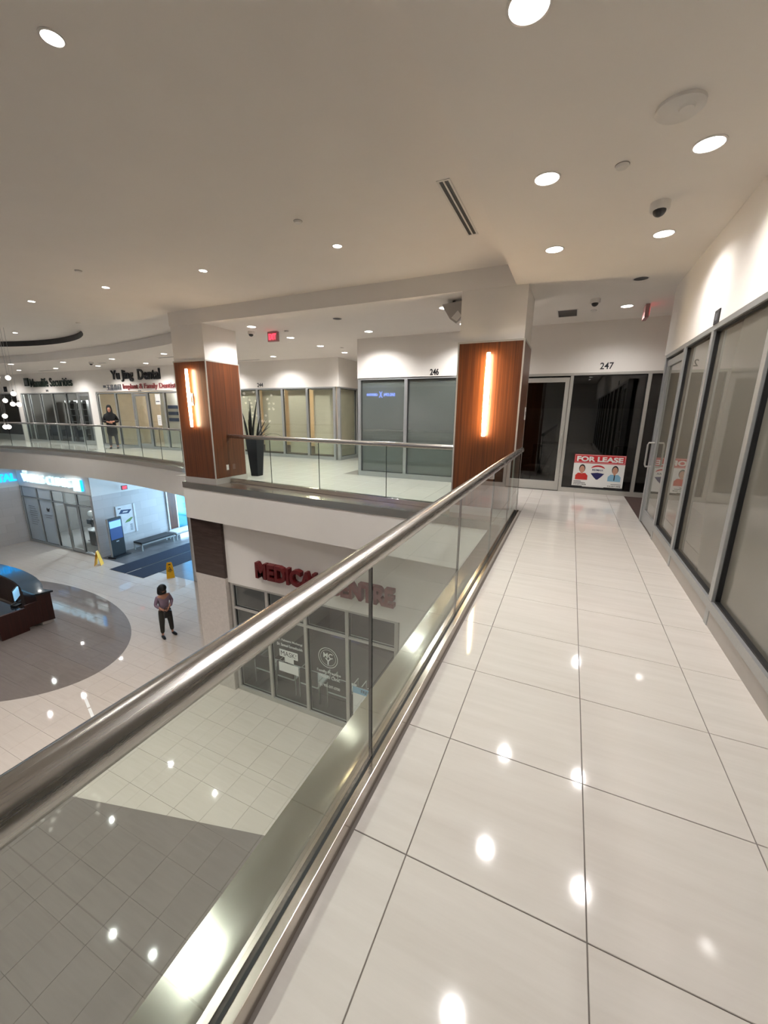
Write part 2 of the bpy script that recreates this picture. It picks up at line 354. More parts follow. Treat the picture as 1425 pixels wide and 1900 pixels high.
# lower floor
floor_lo = struct(B().box(-34, 3, -8.3, 18.5, ZL-.2, ZL-.006).obj('floor_lower', 'grout'))
ELL = [(-16.95+6.05*math.cos(2*PI*i/96), 5.3+3.0*math.sin(2*PI*i/96)) for i in range(96)]
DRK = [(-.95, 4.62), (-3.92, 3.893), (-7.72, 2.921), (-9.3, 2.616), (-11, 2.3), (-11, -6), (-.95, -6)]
cells = []
for i in range(-36, 6):
    for j in range(-12, 10):
        x0, y0 = -5.1+PT*i, 5.385+PT*j; x1, y1 = x0+PT, y0+PT
        if x0 < -26.5 or x1 > 1.2 or y1 > 10.8: continue
        cells.append((x0, x1, y0, y1))
def seen(c):
    x, y = (c[0]+c[1])/2, (c[2]+c[3])/2; s = (x/6.885, y/6.885)
    return y > 1.6 and x < -.6 and -2.5 < x/max(y, .1)  and (y < 6.5 or x < -6.9)
cells.sort(key=lambda c: (0 if seen(c) else 1, ((c[0]+c[1])/2+1)**2+((c[2]+c[3])/2)**2))
rest = {'tile_low': B(), 'tile_dark': B()}; cnt = 0
for c in cells:
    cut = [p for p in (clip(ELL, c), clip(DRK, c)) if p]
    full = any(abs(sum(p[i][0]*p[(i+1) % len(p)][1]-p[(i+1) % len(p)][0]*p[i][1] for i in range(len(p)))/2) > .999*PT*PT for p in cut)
    own = cnt < 296 and seen(c)
    if full:
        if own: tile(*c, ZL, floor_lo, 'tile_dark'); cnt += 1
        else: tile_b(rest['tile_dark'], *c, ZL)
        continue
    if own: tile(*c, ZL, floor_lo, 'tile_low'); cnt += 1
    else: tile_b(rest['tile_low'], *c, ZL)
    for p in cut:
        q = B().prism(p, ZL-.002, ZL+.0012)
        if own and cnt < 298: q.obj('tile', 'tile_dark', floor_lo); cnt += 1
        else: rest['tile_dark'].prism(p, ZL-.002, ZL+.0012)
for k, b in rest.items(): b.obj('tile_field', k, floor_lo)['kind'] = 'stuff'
B().box(-20, -13.4, 10.78, 18.4, ZL-.01, ZL+.001).obj('tile_field', 'tile_grey', floor_lo)

# ------------------------------------------------------------------ outer shell (walls)
def wallbox(name, *a, mat='paint'): return struct(B().box(*a).obj(name, mat))
wallbox('wall_back', -34, 2.9, -8.3, -8.0, ZL-.2, 4.1)
wallbox('wall_left', -34.3, -34, -8.3, 18.5, ZL-.2, 4.1)
wallbox('wall_end', -34, 2.9, 16.5, 16.8, -.86, 4.1)
wallbox('wall_outer_right', 2.7, 2.9, -8, 16.5, ZL-.2, 4.1)
wallbox('wall_roof', -34, 2.9, -8.3, 16.8, 4.1, 4.3)
wallbox('wall_right', 1.13, 1.33, -8, 7.25, 2.42, ZC)                 # above the walkway shop front
wallbox('wall_right_return', 1.33, 2.7, 7.1, 7.25, 0, ZC)
wallbox('wall_far', -4.95, 2.7, 9.2, 9.35, 2.40, ZC)                  # above 246 / 247
wallbox('wall_unit_side', -4.95, -4.8, 9.35, 16.5, 0, ZC)
wallbox('wall_unit_divider', -2.32, -1.22, 9.2, 9.35, 0, 2.40)
wallbox('wall_shop', -14.2, -7.05, 11.8, 11.95, 2.42, ZC)
wallbox('wall_shop_return', -7.2, -7.05, 11.95, 16.5, 2.42, ZC)
# long wall with the two lettered shops
b = B(); b.box(-34, -14.0, 11.6, 11.75, 2.40, ZC); b.box(-34, -28.9, 11.6, 11.75, 0, 2.4); b.box(-26.3, -25.85, 11.6, 11.75, 0, 2.4); b.box(-20.15, -19.6, 11.6, 11.75, 0, 2.4)
b.box(-14.2, -14.0, 11.6, 11.95, 0, ZC); b.box(-14.3, -12.6, 11.8, 11.95, 0, 2.42); b.obj('wall_shops', 'paint'); struct(bpy.data.objects['wall_shops'])
# lower storey walls
wallbox('wall_medical', -7.05, -.9, 6.49, 6.65, -2.36, -.86)
b = B(); b.box(-2.6, 2.7, 6.49, 6.65, ZL, -2.36); b.box(-.9, 2.7, 6.49, 6.65, -2.36, -.86); struct(b.obj('wall_medical_end', 'paint'))
wallbox('wall_medical_side', -7.2, -7.05, 6.65, 16.5, ZL, -.86)
b = B(); b.box(-13.55, -7.05, 10.8, 11.0, ZL, -.86); struct(b.obj('wall_vestibule', 'clad_x', ))
b = B(); b.box(-26.3, -19.85, 10.8, 10.95, -2.25, -.86); struct(b.obj('wall_clinic', 'paint'))
b = B(); b.box(-19.97, -19.8, 10.8, 15.1, ZL, -2.3); struct(b.obj('wall_lobby', 'clad'))
b = B(); b.box(-19.97, -19.8, 10.81, 18.4, -2.3, -.86); b.box(-19.97, -19.8, 17.6, 18.4, ZL, -2.3); struct(b.obj('wall_lobby_top', 'paint'))
b = B(); b.box(-26.3, -26.0, 5.5, 10.95, -2.3, -.86); struct(b.obj('wall_dental_top', 'paint'))
b = B(); b.box(-26.3, -26.0, 9.45, 10.8, ZL, -2.3); struct(b.obj('wall_dental', 'clad'))
b = B(); b.box(-26.3, -26.05, -8, 5.5, ZL, -.86); struct(b.obj('wall_lower_left', 'paint'))
b = B(); b.box(-13.5, -13.3, 11, 18.5, ZL, -.86); struct(b.obj('wall_vestibule_side', 'clad'))
b = B(); b.box(-26.3, -19.97, 14.5, 14.7, ZL, -.86); b.box(-26.3, -26.2, 10.9, 14.6, ZL, -.86); struct(b.obj('wall_clinic_inside', 'interior_grey'))
b = B(); b.box(-20, -13.3, 18.35, 18.5, -2.4, -.86); struct(b.obj('wall_vestibule_head', 'paint'))
b = B(); b.box(-.9, 2.7, 3, 3.2, ZL, -.86); struct(b.obj('wall_lower_walkway', 'paint'))

# ------------------------------------------------------------------ columns
def column(name, x0, x1, y0, y1, where):
    c = struct(thing(name, None, None))
    B().box(x0+.015, x1-.015, y0+.015, y1-.015, 2.63, ZC).obj('shaft', 'paint', c)
    for nm, a in (('wood_panel', (x0+.02, x1-.02, y0, y0+.02)), ('wood_panel', (x0+.02, x1-.02, y1-.02, y1)), ('wood_panel', (x0, x0+.02, y0+.02, y1-.02)), ('wood_panel', (x1-.02, x1, y0+.02, y1-.02))):
        B().box(*a, .13, 2.61).obj(nm, 'wood_panel', c)
    b = B()
    for x in (x0, x1-.018):
        for y in (y0, y1-.018): b.box(x-.002, x+.02, y-.002, y+.02, .12, 2.615)
    b.obj('corner_trim', 'alu_warm', c)
    B().box(x0-.004, x1+.004, y0-.004, y1+.004, 2.605, 2.63).obj('top_trim', 'alu_warm', c)
    B().box(x0-.006, x1+.006, y0-.006, y1+.006, -.003, .125).obj('plinth', 'plinth', c)
    return c
column('column_far', -7.98, -7.03, 6.42, 7.37, '')
column('column_near', -1.67, -.71, 6.32, 7.27, '')
# lower tiled pillar under the left column
pil = struct(thing('pillar_lower', None, None))
B().box(-7.97, -7.04, 6.43, 7.36, ZL, -.86).obj('core', 'grout', pil)
def clad_tiles(z0, z1, step, mat):
    z = z0
    while z < z1-.01:
        h = min(step, z1-z)
        B().box(-7.98, -7.03, 6.415, 6.43, z+.001, z+h-.001).obj('tile', mat, pil)
        B().box(-7.04, -7.025, 6.431, 7.36, z+.001, z+h-.001).obj('tile', mat, pil)
        B().box(-7.985, -7.97, 6.431, 7.36, z+.001, z+h-.001).obj('tile', mat, pil)
        z += step
clad_tiles(ZL, -2.25, .61, 'tile_wall'); clad_tiles(-2.25, -.86, .35, 'tile_brown')

# ------------------------------------------------------------------ ledges, kerbs and glass railings
def uvbox(o, axis):
    me = o.data; uv = me.uv_layers.new(name='UVMap')
    for l in me.loops:
        c = me.vertices[l.vertex_index].co; ax = Vector(axis); s = Vector((-axis[1], axis[0], 0))
        uv.data[l.index].uv = (c.dot(ax), c.dot(s)+c.z)
def sweep(b, path, prof):
    """profile of (offset to the left of travel, z) swept along a plan path with mitred corners"""
    n = len(b.v); P = [Vector((p[0], p[1])) for p in path]; k = len(prof)
    for i, p in enumerate(P):
        d0 = (P[i]-P[i-1]).normalized() if i else (P[1]-P[0]).normalized(); d1 = (P[i+1]-P[i]).normalized() if i < len(P)-1 else d0
        n0 = Vector((-d0.y, d0.x)); n1 = Vector((-d1.y, d1.x)); m = (n0+n1); m = m/ max(.3, m.dot(n0)) if m.length > 1e-6 else n0
        for o, z in prof: b.v.append((p.x+m.x*o, p.y+m.y*o, z))
    for i in range(len(P)-1):
        for j in range(k):
            a, c = n+i*k+j, n+i*k+(j+1) % k; b.f.append((a, c, c+k, a+k))
    b.f.append(tuple(n+j for j in range(k))); b.f.append(tuple(n+(len(P)-1)*k+j for j in reversed(range(k)))); return b
def rect(o0, o1, z0, z1): return [(o0, z0), (o1, z0), (o1, z1), (o0, z1)]
b = B().box(-.9, -.69, -8, 5.99, -.13, 0); o = struct(b.obj('trim_ledge_walkway', 'steel_ledge')); uvbox(o, (0, 1, 0))
# curved inner lip of the ledge, rising to the kerb
b = B(); prof = [(-.80, .0005), (-.76, .004), (-.73, .014), (-.71, .03), (-.70, .06), (-.697, .06), (-.697, .0005)]
sweep(b, [(0, -8), (0, 6.75)], [(x, z) for x, z in prof][::-1])
b.v = [(x, y, z) for x, y, z in b.v]
# sweep offsets are measured to the left of +y, i.e. towards -x
b.v = [(-x, y, z) for x, y, z in b.v]
o = struct(b.obj('trim_ledge_lip', 'steel_ledge', smooth=True)); uvbox(o, (0, 1, 0))
def railing(label, path, cuts, top=1.048, r=.043, kerb=.085, kw=.085, z0=0, end=True):
    t = thing('glass_railing', label, 'railing')
    L = [0]
    for i in range(1, len(path)): L.append(L[-1]+(Vector(path[i])-Vector(path[i-1])).length)
    def at(s):
        for i in range(1, len(path)):
            if s <= L[i] or i == len(path)-1:
                u = (s-L[i-1])/(L[i]-L[i-1]); return Vector(path[i-1]).lerp(Vector(path[i]), u)
    sweep(B(), path, rect(-.045, -.013, z0, z0+kerb)).obj('base_channel', 'steel', t, bevel=.003)
    sweep(B(), path, rect(.013, .04, z0, z0+kerb)).obj('base_channel', 'steel', t)
    sweep(B(), path, rect(-.0125, .0125, z0+.01, z0+kerb-.003)).obj('gasket', 'gasket', t)
    sweep(B(), path, [(r*math.cos(2*PI*k/20), top+r*math.sin(2*PI*k/20)) for k in range(20)]).obj('handrail', 'steel_rail', t, smooth=True)
    cuts = [0]+cuts+[L[-1]]
    for a, c in zip(cuts[:-1], cuts[1:]):
        mid = [at(a+.004)]+[Vector(path[i]) for i in range(1, len(path)-1) if a+.05 < L[i] < c-.05]+[at(c-.004)]
        p = sweep(B(), [tuple(q) for q in mid], rect(-.008, .006, z0+kerb-.02, top-r+.004)).obj('glass_panel', 'rail_glass', t)
        me = p.data; me.materials.append(MATS['glass_edge'])
        for f in me.polygons:
            d = (mid[1]-mid[0]).normalized()
            if abs(f.normal.x*d.x+f.normal.y*d.y) > .9: f.material_index = 1
    return t
railing('long clear glass balustrade with brushed steel handrail along the walkway edge', [(-.655, -4.9), (-.655, 6.6)], [c+4.9 for c in (-3.0, -1.55, -.12, 1.315, 2.765, 4.15, 5.45)])
railing('short glass balustrade spanning between the two wood-clad columns', [(-1.665, 6.46), (-7.035, 6.88)][::-1], [1.27, 2.57, 4.1])
RP = [(-8.0, 7.55), (-9.0, 8.02), (-10.06, 8.35)]+[(x, y+.3) for x, y in ARC[2:-1]]
Ls = [0]
for i in range(1, len(RP)): Ls.append(Ls[-1]+(Vector(RP[i])-Vector(RP[i-1])).length)
railing('curved glass balustrade in front of the lettered dental and securities shops', RP[::-1], [1.22*k for k in range(1, int(Ls[-1]/1.22))], r=.036)
# steel ledge strips
def strip(name, path, w, z0, z1, mat='steel_x'): return struct(sweep(B(), path, rect(-.012, w, z0, z1)).obj(name, mat))
strip('trim_ledge_far', [(-.9, 5.98), (-8.08, 6.40)][::-1], .42, -.135, -.0005)
strip('trim_ledge_arc', ARC[::-1][1:]+[(-8.09, 7.3)], .25, -.135, .001)

# ------------------------------------------------------------------ shop fronts
def front(name, O, rz, xs, zs, frame='alu', pane='clear_glass', fw=.06, fd=.11, doors=(), sill=.1, panes=None, gask=.014, plinth=0, gy=.042):
    """xs: mullion positions along the wall, zs: rail heights (bottom .. top). doors: indices of bays that are doors"""
    e = struct(thing(name, None, None, O, rz))
    def bx(*a): return B().box(*a)
    bx(xs[0]-fw/2, xs[-1]+fw/2, 0, fd, zs[-1]-.05, zs[-1]).obj('head', frame, e, bevel=.003)
    for i in range(len(xs)-1):
        if i not in doors: bx(xs[i], xs[i+1], -.004, fd+.004, zs[0]+plinth, zs[0]+sill).obj('sill', frame, e)
    if plinth:
        for i in range(len(xs)-1):
            if i not in doors: bx(xs[i], xs[i+1], .004, fd+.004, zs[0], zs[0]+plinth).obj('plinth', 'plinth', e)
    for x in xs: bx(x-fw/2, x+fw/2, -.002, fd+.002, zs[0]+(.0), zs[-1]-.05).obj('mullion', frame, e, bevel=.003)
    for z in zs[1:-1]:
        for i in range(len(xs)-1): bx(xs[i]+fw/2, xs[i+1]-fw/2, 0, fd, z-.025, z+.025).obj('transom', frame, e)
    for i in range(len(xs)-1):
        a, c = xs[i]+fw/2, xs[i+1]-fw/2
        pm = (panes or {}).get(i, pane)
        if i in doors:
            d = B(); zt = zs[1] if len(zs) > 2 else zs[-1]-.05
            s = .085; d.box(a+.006, a+s, .02, .07, zs[0]+.01, zt-.03); d.box(c-s, c-.006, .02, .07, zs[0]+.01, zt-.03); d.box(a+s, c-s, .02, .07, zs[0]+.01, zs[0]+.2); d.box(a+s, c-s, .02, .07, zt-.12, zt-.03)
            dr = d.obj('door_leaf', frame, e, bevel=.003)
            bx(a+s, c-s, .04, .05, zs[0]+.2, zt-.12).obj('pane', pm, dr)
            hx = (c-s/2) if doors[i] > 0 else (a+s/2)
            B().tube([(hx, .02, zs[0]+.85), (hx, -.05, zs[0]+.85), (hx, -.06, zs[0]+.88), (hx, -.06, zs[0]+1.17), (hx, -.05, zs[0]+1.2), (hx, .02, zs[0]+1.2)], .013, 8).obj('handle', 'alu_warm', dr, smooth=True)
            if len(zs) > 2: bx(a, c, .05, .06, zs[1]+.025, zs[-1]-.05).obj('pane', pm, e)
        else:
            zz = [zs[0]+sill]+[z for z in zs[1:-1]]+[zs[-1]-.05]
            for k in range(len(zz)-1):
                z0 = zz[k]+(.025 if k else 0); z1 = zz[k+1]-(.025 if k < len(zz)-2 else 0)
                if gask: 
                    g = B(); w = gask
                    g.box(a, a+w, gy, .07, z0, z1); g.box(c-w, c, gy, .07, z0, z1); g.box(a+w, c-w, gy, .07, z0, z0+w); g.box(a+w, c-w, gy, .07, z1-w, z1); g.obj('gasket', 'gasket', e)
                bx(a+.004, c-.004, .05, .06, z0+.002, z1-.002).obj('pane', pm, e)
    return e
# walkway front (right): local x runs towards the camera
wr = front('window_1', (1.13, 7.1, 0), -PI/2, [0, 1.05, 2.1, 3.46, 4.82, 6.18, 7.54, 8.9, 10.26, 11.62], [0, 2.42], pane='frosted', fw=.075, doors={0: -1}, sill=.2, plinth=.13, gask=.014, gy=.02)
# 247
w247 = front('window_2', (-1.18, 9.2, 0), 0, [0, 1.11, 2.44, 3.3], [0, 2.40], frame='alu_warm', pane='dark_glass', fw=.06, doors={0: 1}, sill=.09)
# 246
front('window_3', (-4.9, 9.2, 0), 0, [0, 1.25, 2.5], [0, 2.42], pane='frosted_green', fw=.08, sill=.12)
# 244 and its return
front('window_4', (-12.6, 11.8, 0), 0, [0, 1.05, 2.1, 3.22, 4.28, 5.36], [0, 2.42], pane='clear_glass', fw=.08, sill=.11)
front('window_5', (-7.05, 11.9, 0), PI/2, [0, 1.2, 2.4, 3.6], [0, 2.42], pane='clear_glass', fw=.08, sill=.11)
# securities shop, dental shop, dark unit
front('window_6', (-25.85, 11.6, 0), 0, [0, .65, 1.68, 2.75, 3.85, 4.8, 5.7], [0, 2.4], doors={5: -1})
front('window_7', (-19.6, 11.6, 0), 0, [0, 1.3, 2.46, 3.4, 4.4, 5.4], [0, 2.36], doors={2: -1})
front('window_8', (-28.9, 11.6, 0), 0, [0, 2.6], [0, 2.42], pane='dark_glass', sill=.3)
# lower storey
wm = front('window_9', (-6.97, 6.5, ZL), 0, [.03, 1.07, 2.12, 3.18, 4.3], [0, 2.3, 2.94], frame='alu_warm', pane='clear_glass', fw=.08, sill=.12)
front('window_10', (-25.95, 10.8, ZL), 0, [0, 1.45, 2.72, 3.8, 4.85, 6.1], [0, 2.45, 3.05], doors={3: -1}, panes={0: 'frosted_white', 1: 'frosted_white'})
front('window_11', (-19.8, 15.1, ZL), PI/2, [0, 1.25, 2.5], [.3, 3.0], pane='frosted_cyan')
front('window_12', (-19.9, 18.4, ZL), 0, [0, 1.6, 3.2, 4.8, 6.4], [0, 2.9], pane='clear_glass')
front('door_1', (-13.62, 10.82, ZL), 0, [0, .25], [0, 3.2], frame='alu_warm', pane='dark_glass', sill=.05)

def portal(loc, rot, sx, sy):
    l = bpy.data.lights.new('daylight_portal', 'AREA'); l.shape = 'RECTANGLE'; l.size = sx; l.size_y = sy; l.cycles.is_portal = True
    o = bpy.data.objects.new('daylight_portal', l); COL.objects.link(o); o.location = loc; o.rotation_euler = rot
portal((-19.98, 16.35, -3.65), (0, -PI/2, 0), 2.7, 2.5); portal((-16.7, 18.55, -3.85), (-PI/2, 0, 0), 6.4, 2.9)
# interiors of the units (real rooms behind the glass)
def room(name, x0, x1, y0, y1, z0, z1, mat, floor='carpet', open_='y0'):
    b = B(); t = .05
    if open_ != 'y0': b.box(x0, x1, y0-t, y0, z0, z1)
    b.box(x0, x1, y1, y1+t, z0, z1); 
    if open_ != 'x0': b.box(x0-t, x0, y0, y1, z0, z1)
    if open_ != 'x1': b.box(x1, x1+t, y0, y1, z0, z1)
    b.box(x0, x1, y0, y1, z1, z1+t); struct(b.obj(name, mat)); struct(B().box(x0, x1, y0, y1, z0-.003, z0+.004).obj('floor_shop', floor))
room('wall_unit_a', 1.30, 2.65, -7.9, 7.05, 0, 2.6, 'interior_dark', 'interior_dark', 'x0')
room('wall_unit_b', -1.2, 2.65, 9.36, 13.5, 0, 2.7, 'interior_dark')
room('wall_unit_c', -4.78, -2.35, 9.36, 13.5, 0, 2.7, 'interior_grey')
room('wall_unit_d', -13.9, -7.22, 11.97, 16.3, 0, 2.7, 'interior_warm')
room('wall_unit_e', -26.2, -19.95, 11.77, 16.3, 0, 2.8, 'interior_grey', 'carpet')
room('wall_unit_f', -19.8, -14.2, 11.77, 16.3, 0, 2.8, 'interior_warm', 'tile_far')
room('wall_unit_g', -29, -26.3, 11.77, 14, 0, 2.7, 'interior_dark')
room('wall_unit_h', -7.02, -2.0, 6.66, 11, ZL, -2.2, 'interior_grey', 'interior_dark')
struct(B().box(-26.2, -20, 10.96, 14.5, ZL-.003, ZL+.004).obj('floor_clinic', 'interior_grey'))
def lamp(name, kind, loc, power, color=WARM, size=.1, spot=None, blend=.4, rot=(0, 0, 0), parent=None):
    l = bpy.data.lights.new(name, kind); l.energy = power; l.color = color
    if kind == 'SPOT': l.spot_size = spot; l.spot_blend = blend; l.shadow_soft_size = size
    elif kind == 'POINT': l.shadow_soft_size = size
    else: l.size = size
    o = bpy.data.objects.new(name, l); COL.objects.link(o); o.location = loc; o.rotation_euler = rot
    if parent: o.parent = parent
    return o
for x, y, z, p, c in ((-9.5, 14, 2.3, 240, (1, .82, .58)), (-23, 14, 2.4, 300, NEUT), (-17, 14, 2.4, 190, NEUT), (-23.5, 13, -2.9, 330, (.8, .9, 1)), (-4.5, 9, -2.6, 45, NEUT), (-3.6, 11.5, 2.3, 14, NEUT)):
    lamp('shop_light', 'POINT', (x, y, z), p, c, .25)

# ------------------------------------------------------------------ recessed lights
def disc(r, z, seg=28): return [(r*math.cos(2*PI*k/seg), r*math.sin(2*PI*k/seg), z) for k in range(seg)]
DL = {}
def downlight(x, y, z, label, group, power, r=.085, lit=True, spot=2.55, blend=.8, color=NEUT, lens='lamp_white', trim='white_plastic'):
    t = thing('downlight', label, 'light', (x, y, z), 0, group)
    k = (r, lit, lens)
    if k not in DL:
        a = B().lathe([(r+.014, 0), (r+.014, -.004), (r+.002, -.006), (r, -.003), (r, .0)], 28).mesh('trim_ring', trim, True)
        c = B().poly(disc(r, -.002)[::-1]).mesh('lens', lens if lit else 'dark_grey')
        DL[k] = (a, c)
    for nm, me in zip(('trim_ring', 'lens'), DL[k]):
        o = bpy.data.objects.new(nm, me); COL.objects.link(o); o.parent = t
    if lit and power: lamp('downlight_beam', 'SPOT', (0, 0, -.02), power, color, r*.45, spot, blend, parent=t)
    return t
G1 = 'walkway downlights'
ORD = ['first', 'second', 'third', 'fourth', 'fifth', 'sixth', 'seventh', 'eighth', 'ninth', 'tenth', 'eleventh', 'twelfth']
for i, y in enumerate((2.29, 3.74, 5.21)): downlight(-.365, y, ZC, 'round lit downlight in walkway ceiling, railing row, %s in view' % ORD[i], G1, P_WALK)
for i, y in enumerate((3.74, 5.21, 2.29)): downlight(.633, y, ZC, ['round lit downlight in walkway ceiling, shop-window row, nearest in view', 'round lit downlight in walkway ceiling, shop-window row, just past dome camera', 'round lit downlight overhead at the shop windows, above the picture'][i], G1, P_WALK)
for x, y in ((-.365, .84), (.633, .84), (-.365, -.62), (.633, -.62)): downlight(x, y, ZC, 'unlit round downlight in walkway ceiling above the viewpoint', 'unlit walkway downlights above the viewpoint', 0, lit=False)
downlight(.633, 6.67, ZC, 'unlit dark round downlight in walkway ceiling near the column', G1, 0, lit=False)
downlight(.633, 8.17, ZC, 'round lit downlight nearest the unit 247 shop front', G1, P_WALK*1.0)
for x, y in ((-.365, -2.1), (.633, -2.1), (-.365, -3.5), (.633, -3.5), (-.365, -5), (.633, -5)): downlight(x, y, ZC, 'round lit downlight in walkway ceiling behind the viewpoint', 'walkway downlights behind the viewpoint', P_WALK)
G2 = 'corridor downlights'
for x, y, l in ((-6.34, 7.1, 'round lit downlight just behind the far wood column'), (-6.36, 8.44, 'round lit downlight beside the red exit sign, second of its row'), (-6.37, 9.75, 'round lit downlight third in the row behind the exit sign'),
                (-6.36, 11.02, 'round lit downlight last in the row, at the corner of unit 244'), (-4.27, 8.47, 'round lit downlight washing the wall over unit 246 windows'), (-2.16, 7.14, 'round lit downlight next to the grey wedge speaker'),
                (-8.98, 10.97, 'round lit downlight making an arc on the wall of unit 244')):
    downlight(x, y, ZC, l, G2, P_CORR)
downlight(-2.16, 8.47, ZC, 'round lit downlight hidden behind the near column, washing unit 246', G2, P_CORR)
downlight(-11.6, 10.97, ZC, 'round lit downlight over unit 244 behind the far column', G2, P_CORR)
downlight(-4.27, 7.14, ZC, 'unlit dark round downlight between the two columns', G2, 0, lit=False)
for i, (x, y) in enumerate(((-11.85, 9.24), (-14.76, 9.45), (-17.55, 9.39), (-20.36, 9.02), (-23.2, 8.9))): downlight(x, y, ZC, 'small lit downlight along the curved balustrade, %s from the far column' % ORD[i], G2, P_CORR)
for i, (x, y) in enumerate(((-14.82, 10.74), (-17.6, 10.67), (-20.43, 10.6), (-23.14, 10.5), (-26, 10.5))): downlight(x, y, ZC, 'small lit downlight washing the lettered shop wall, %s from the far column' % ORD[i], G2, P_CORR)
for x in (-5, -10, -15, -20, -25): downlight(x, -6.4, ZC, 'round lit downlight in the corridor across the atrium, behind the viewpoint', 'corridor downlights behind the viewpoint', P_CORR)
G3 = 'small atrium spotlights'
ATS = [(-2.86, 1.76, 'bright spotlight alone in the atrium ceiling at upper corner'), (-2.88, 4.85, 'small atrium spotlight nearest the slot air vent'), (-5.17, 4.84, 'small atrium spotlight second from the slot air vent'), (-7.37, 4.79, 'small atrium spotlight third from the slot air vent'),
       (-9.63, 4.79, 'small atrium spotlight fourth from the slot air vent'), (-11.2, 4.6, 'small atrium spotlight at the edge of the oval recess')]
for x, y, l in ATS: downlight(x, y, ZA, l, G3, P_ATR, r=.052, spot=1.75, blend=.7, lens='lamp_spot', color=WARM)
downlight(-15.0, 6.9, ZA+.16, 'small spotlight inside the oval ceiling recess', G3, P_ATR, r=.052, spot=1.9, blend=.7, lens='lamp_spot', color=WARM)
for x, y in ((-5.17, 1.76), (-7.37, 1.76), (-9.63, 1.76), (-2.86, -1.4), (-5.17, -1.4), (-7.37, -1.4), (-9.63, -1.4), (-14, 3.2), (-18, 3.2), (-18, 7)):
    downlight(x, y, ZA+(.16 if (x < -12.5 and 3 < y) else 0), 'small atrium spotlight outside the picture', 'small atrium spotlights out of view', P_ATR, r=.052, spot=1.75, blend=.7, lens='lamp_spot', color=WARM)
# lower storey lights under the slab
for x, y in ((-3, 5.9+1.4), ): pass
for x, y in ((-15, 9.9), (-18, 9.9), (-21, 9.9), (-24, 9.9)): downlight(x, y, -.862, 'recessed downlight under the upper slab before the clinic', 'lower storey downlights', P_LOW, color=NEUT)

# small ceiling devices
def detector(x, y, z, r, label, h=.02, grp=None):
    t = thing('sprinkler_cover', label, 'ceiling cover', (x, y, z), 0, grp)
    B().lathe([(0, -h*.8), (r*.8, -h), (r, -h*.4), (r, 0)], 24).obj('cap', 'white_plastic', t, smooth=True); B().lathe([(r*1.06, 0), (r*1.06, -.003), (r*.9, -.003)], 24).obj('collar', 'vent_grey', t); return t
t = thing('ceiling_speaker', 'large flat white disc with off-centre ring on walkway ceiling', 'speaker', (.38, 3.26, ZC)); B().lathe([(0, -.03), (.11, -.03), (.125, -.018), (.125, 0)], 36).obj('plate', 'white_plastic', t, smooth=True); B().lathe([(.0, -.042), (.035, -.042), (.045, -.03), (.05, -.028)], 24, (.03, -.03, 0)).obj('ring', 'white_plastic', t, smooth=True)
for x, y, z, l in ((.137, 3.774, ZC, 'small round sprinkler cover on walkway ceiling beside dome camera'), (-2.93, 4.11, ZA, 'small round sprinkler cover in the atrium ceiling above slot vent'), (-6.9, 4.11, ZA, 'small round sprinkler cover in atrium ceiling near third spotlight'), (-10.9, 6.3, ZA, 'small sprinkler cover beside the tip of the oval recess'),
                   (-5.93, 7.74, ZC, 'small sprinkler cover beside the red exit sign'), (-5.96, 10.2, ZC, 'small sprinkler cover on ceiling in front of unit 244 corner'), (.15, 8.28, ZC, 'small smoke detector under the camera near unit 247')):
    detector(x, y, z, .045, l, grp='ceiling covers')
def dome(x, y, z, label, s=1.0):
    t = thing('dome_camera', label, 'camera', (x, y, z)); t.scale = (s, s, s)
    B().lathe([(.075, 0), (.075, -.05), (.07, -.06), (.05, -.062), (0, -.062)], 24).obj('housing', 'white_plastic', t, smooth=True)
    B().sphere((0, -.01, -.062), .05, 16, 10, (1, 1, .95)).obj('lens_dome', 'black', t, smooth=True); return t
dome(.488, 4.5, ZC, 'white dome security camera on walkway ceiling'); dome(.141, 7.52, ZC, 'small dome camera above the unit 247 shop front'); dome(-6.72, 7.5, ZC, 'small dome camera between far column and exit sign'); dome(-16.5, 9.77, ZC, 'tiny dome camera above the dental shop lettering'); dome(-17.9, 10.3, -.87+.1, 'small black camera above the lobby wall')
def slot(name, x, y, z, lx, ly, label, n=2):
    t = thing(name, label, 'vent', (x, y, z)); f = .02
    b = B(); b.box(-lx/2, lx/2, -ly/2, -ly/2+f, -.006, 0); b.box(-lx/2, lx/2, ly/2-f, ly/2, -.006, 0); b.box(-lx/2, -lx/2+f, -ly/2+f, ly/2-f, -.006, 0); b.box(lx/2-f, lx/2, -ly/2+f, ly/2-f, -.006, 0); b.obj('frame', 'white_plastic', t)
    B().box(-lx/2+f, lx/2-f, -ly/2+f, ly/2-f, -.002, 0).obj('opening', 'black', t)
    for i in range(1, n):
        if ly > lx: q = -lx/2+f+(lx-2*f)*i/n; B().box(q-.008, q+.008, -ly/2+f, ly/2-f, -.006, -.002).obj('slat', 'white_plastic', t)
        else: q = -ly/2+f+(ly-2*f)*i/n; B().box(-lx/2+f, lx/2-f, q-.008, q+.008, -.006, -.002).obj('slat', 'vent_grey', t)
slot('slot_vent', -1.265, 4.58, ZA, .125, 1.22, 'long white slot air vent with dark gaps in atrium ceiling')
slot('air_vent', -.26, 8.33, ZC, .34, .55, 'grey rectangular air vent in ceiling before unit 247', 1)
slot('slot_vent', -10.4, 11.4, ZC, 1.0, .1, 'thin dark slot vent in front of unit 244 wall', 1); slot('slot_vent', -21.9, 11.0, ZC, 1.2, .1, 'thin dark slot vent above the securities lettering', 1); slot('slot_vent', -12.5, 9.85, ZC, .9, .12, 'thin dark slot vent left of the far column top', 1); slot('slot_vent', -16.4, 10.1, ZC, .5, .12, 'short dark slot vent above the dental lettering', 1)
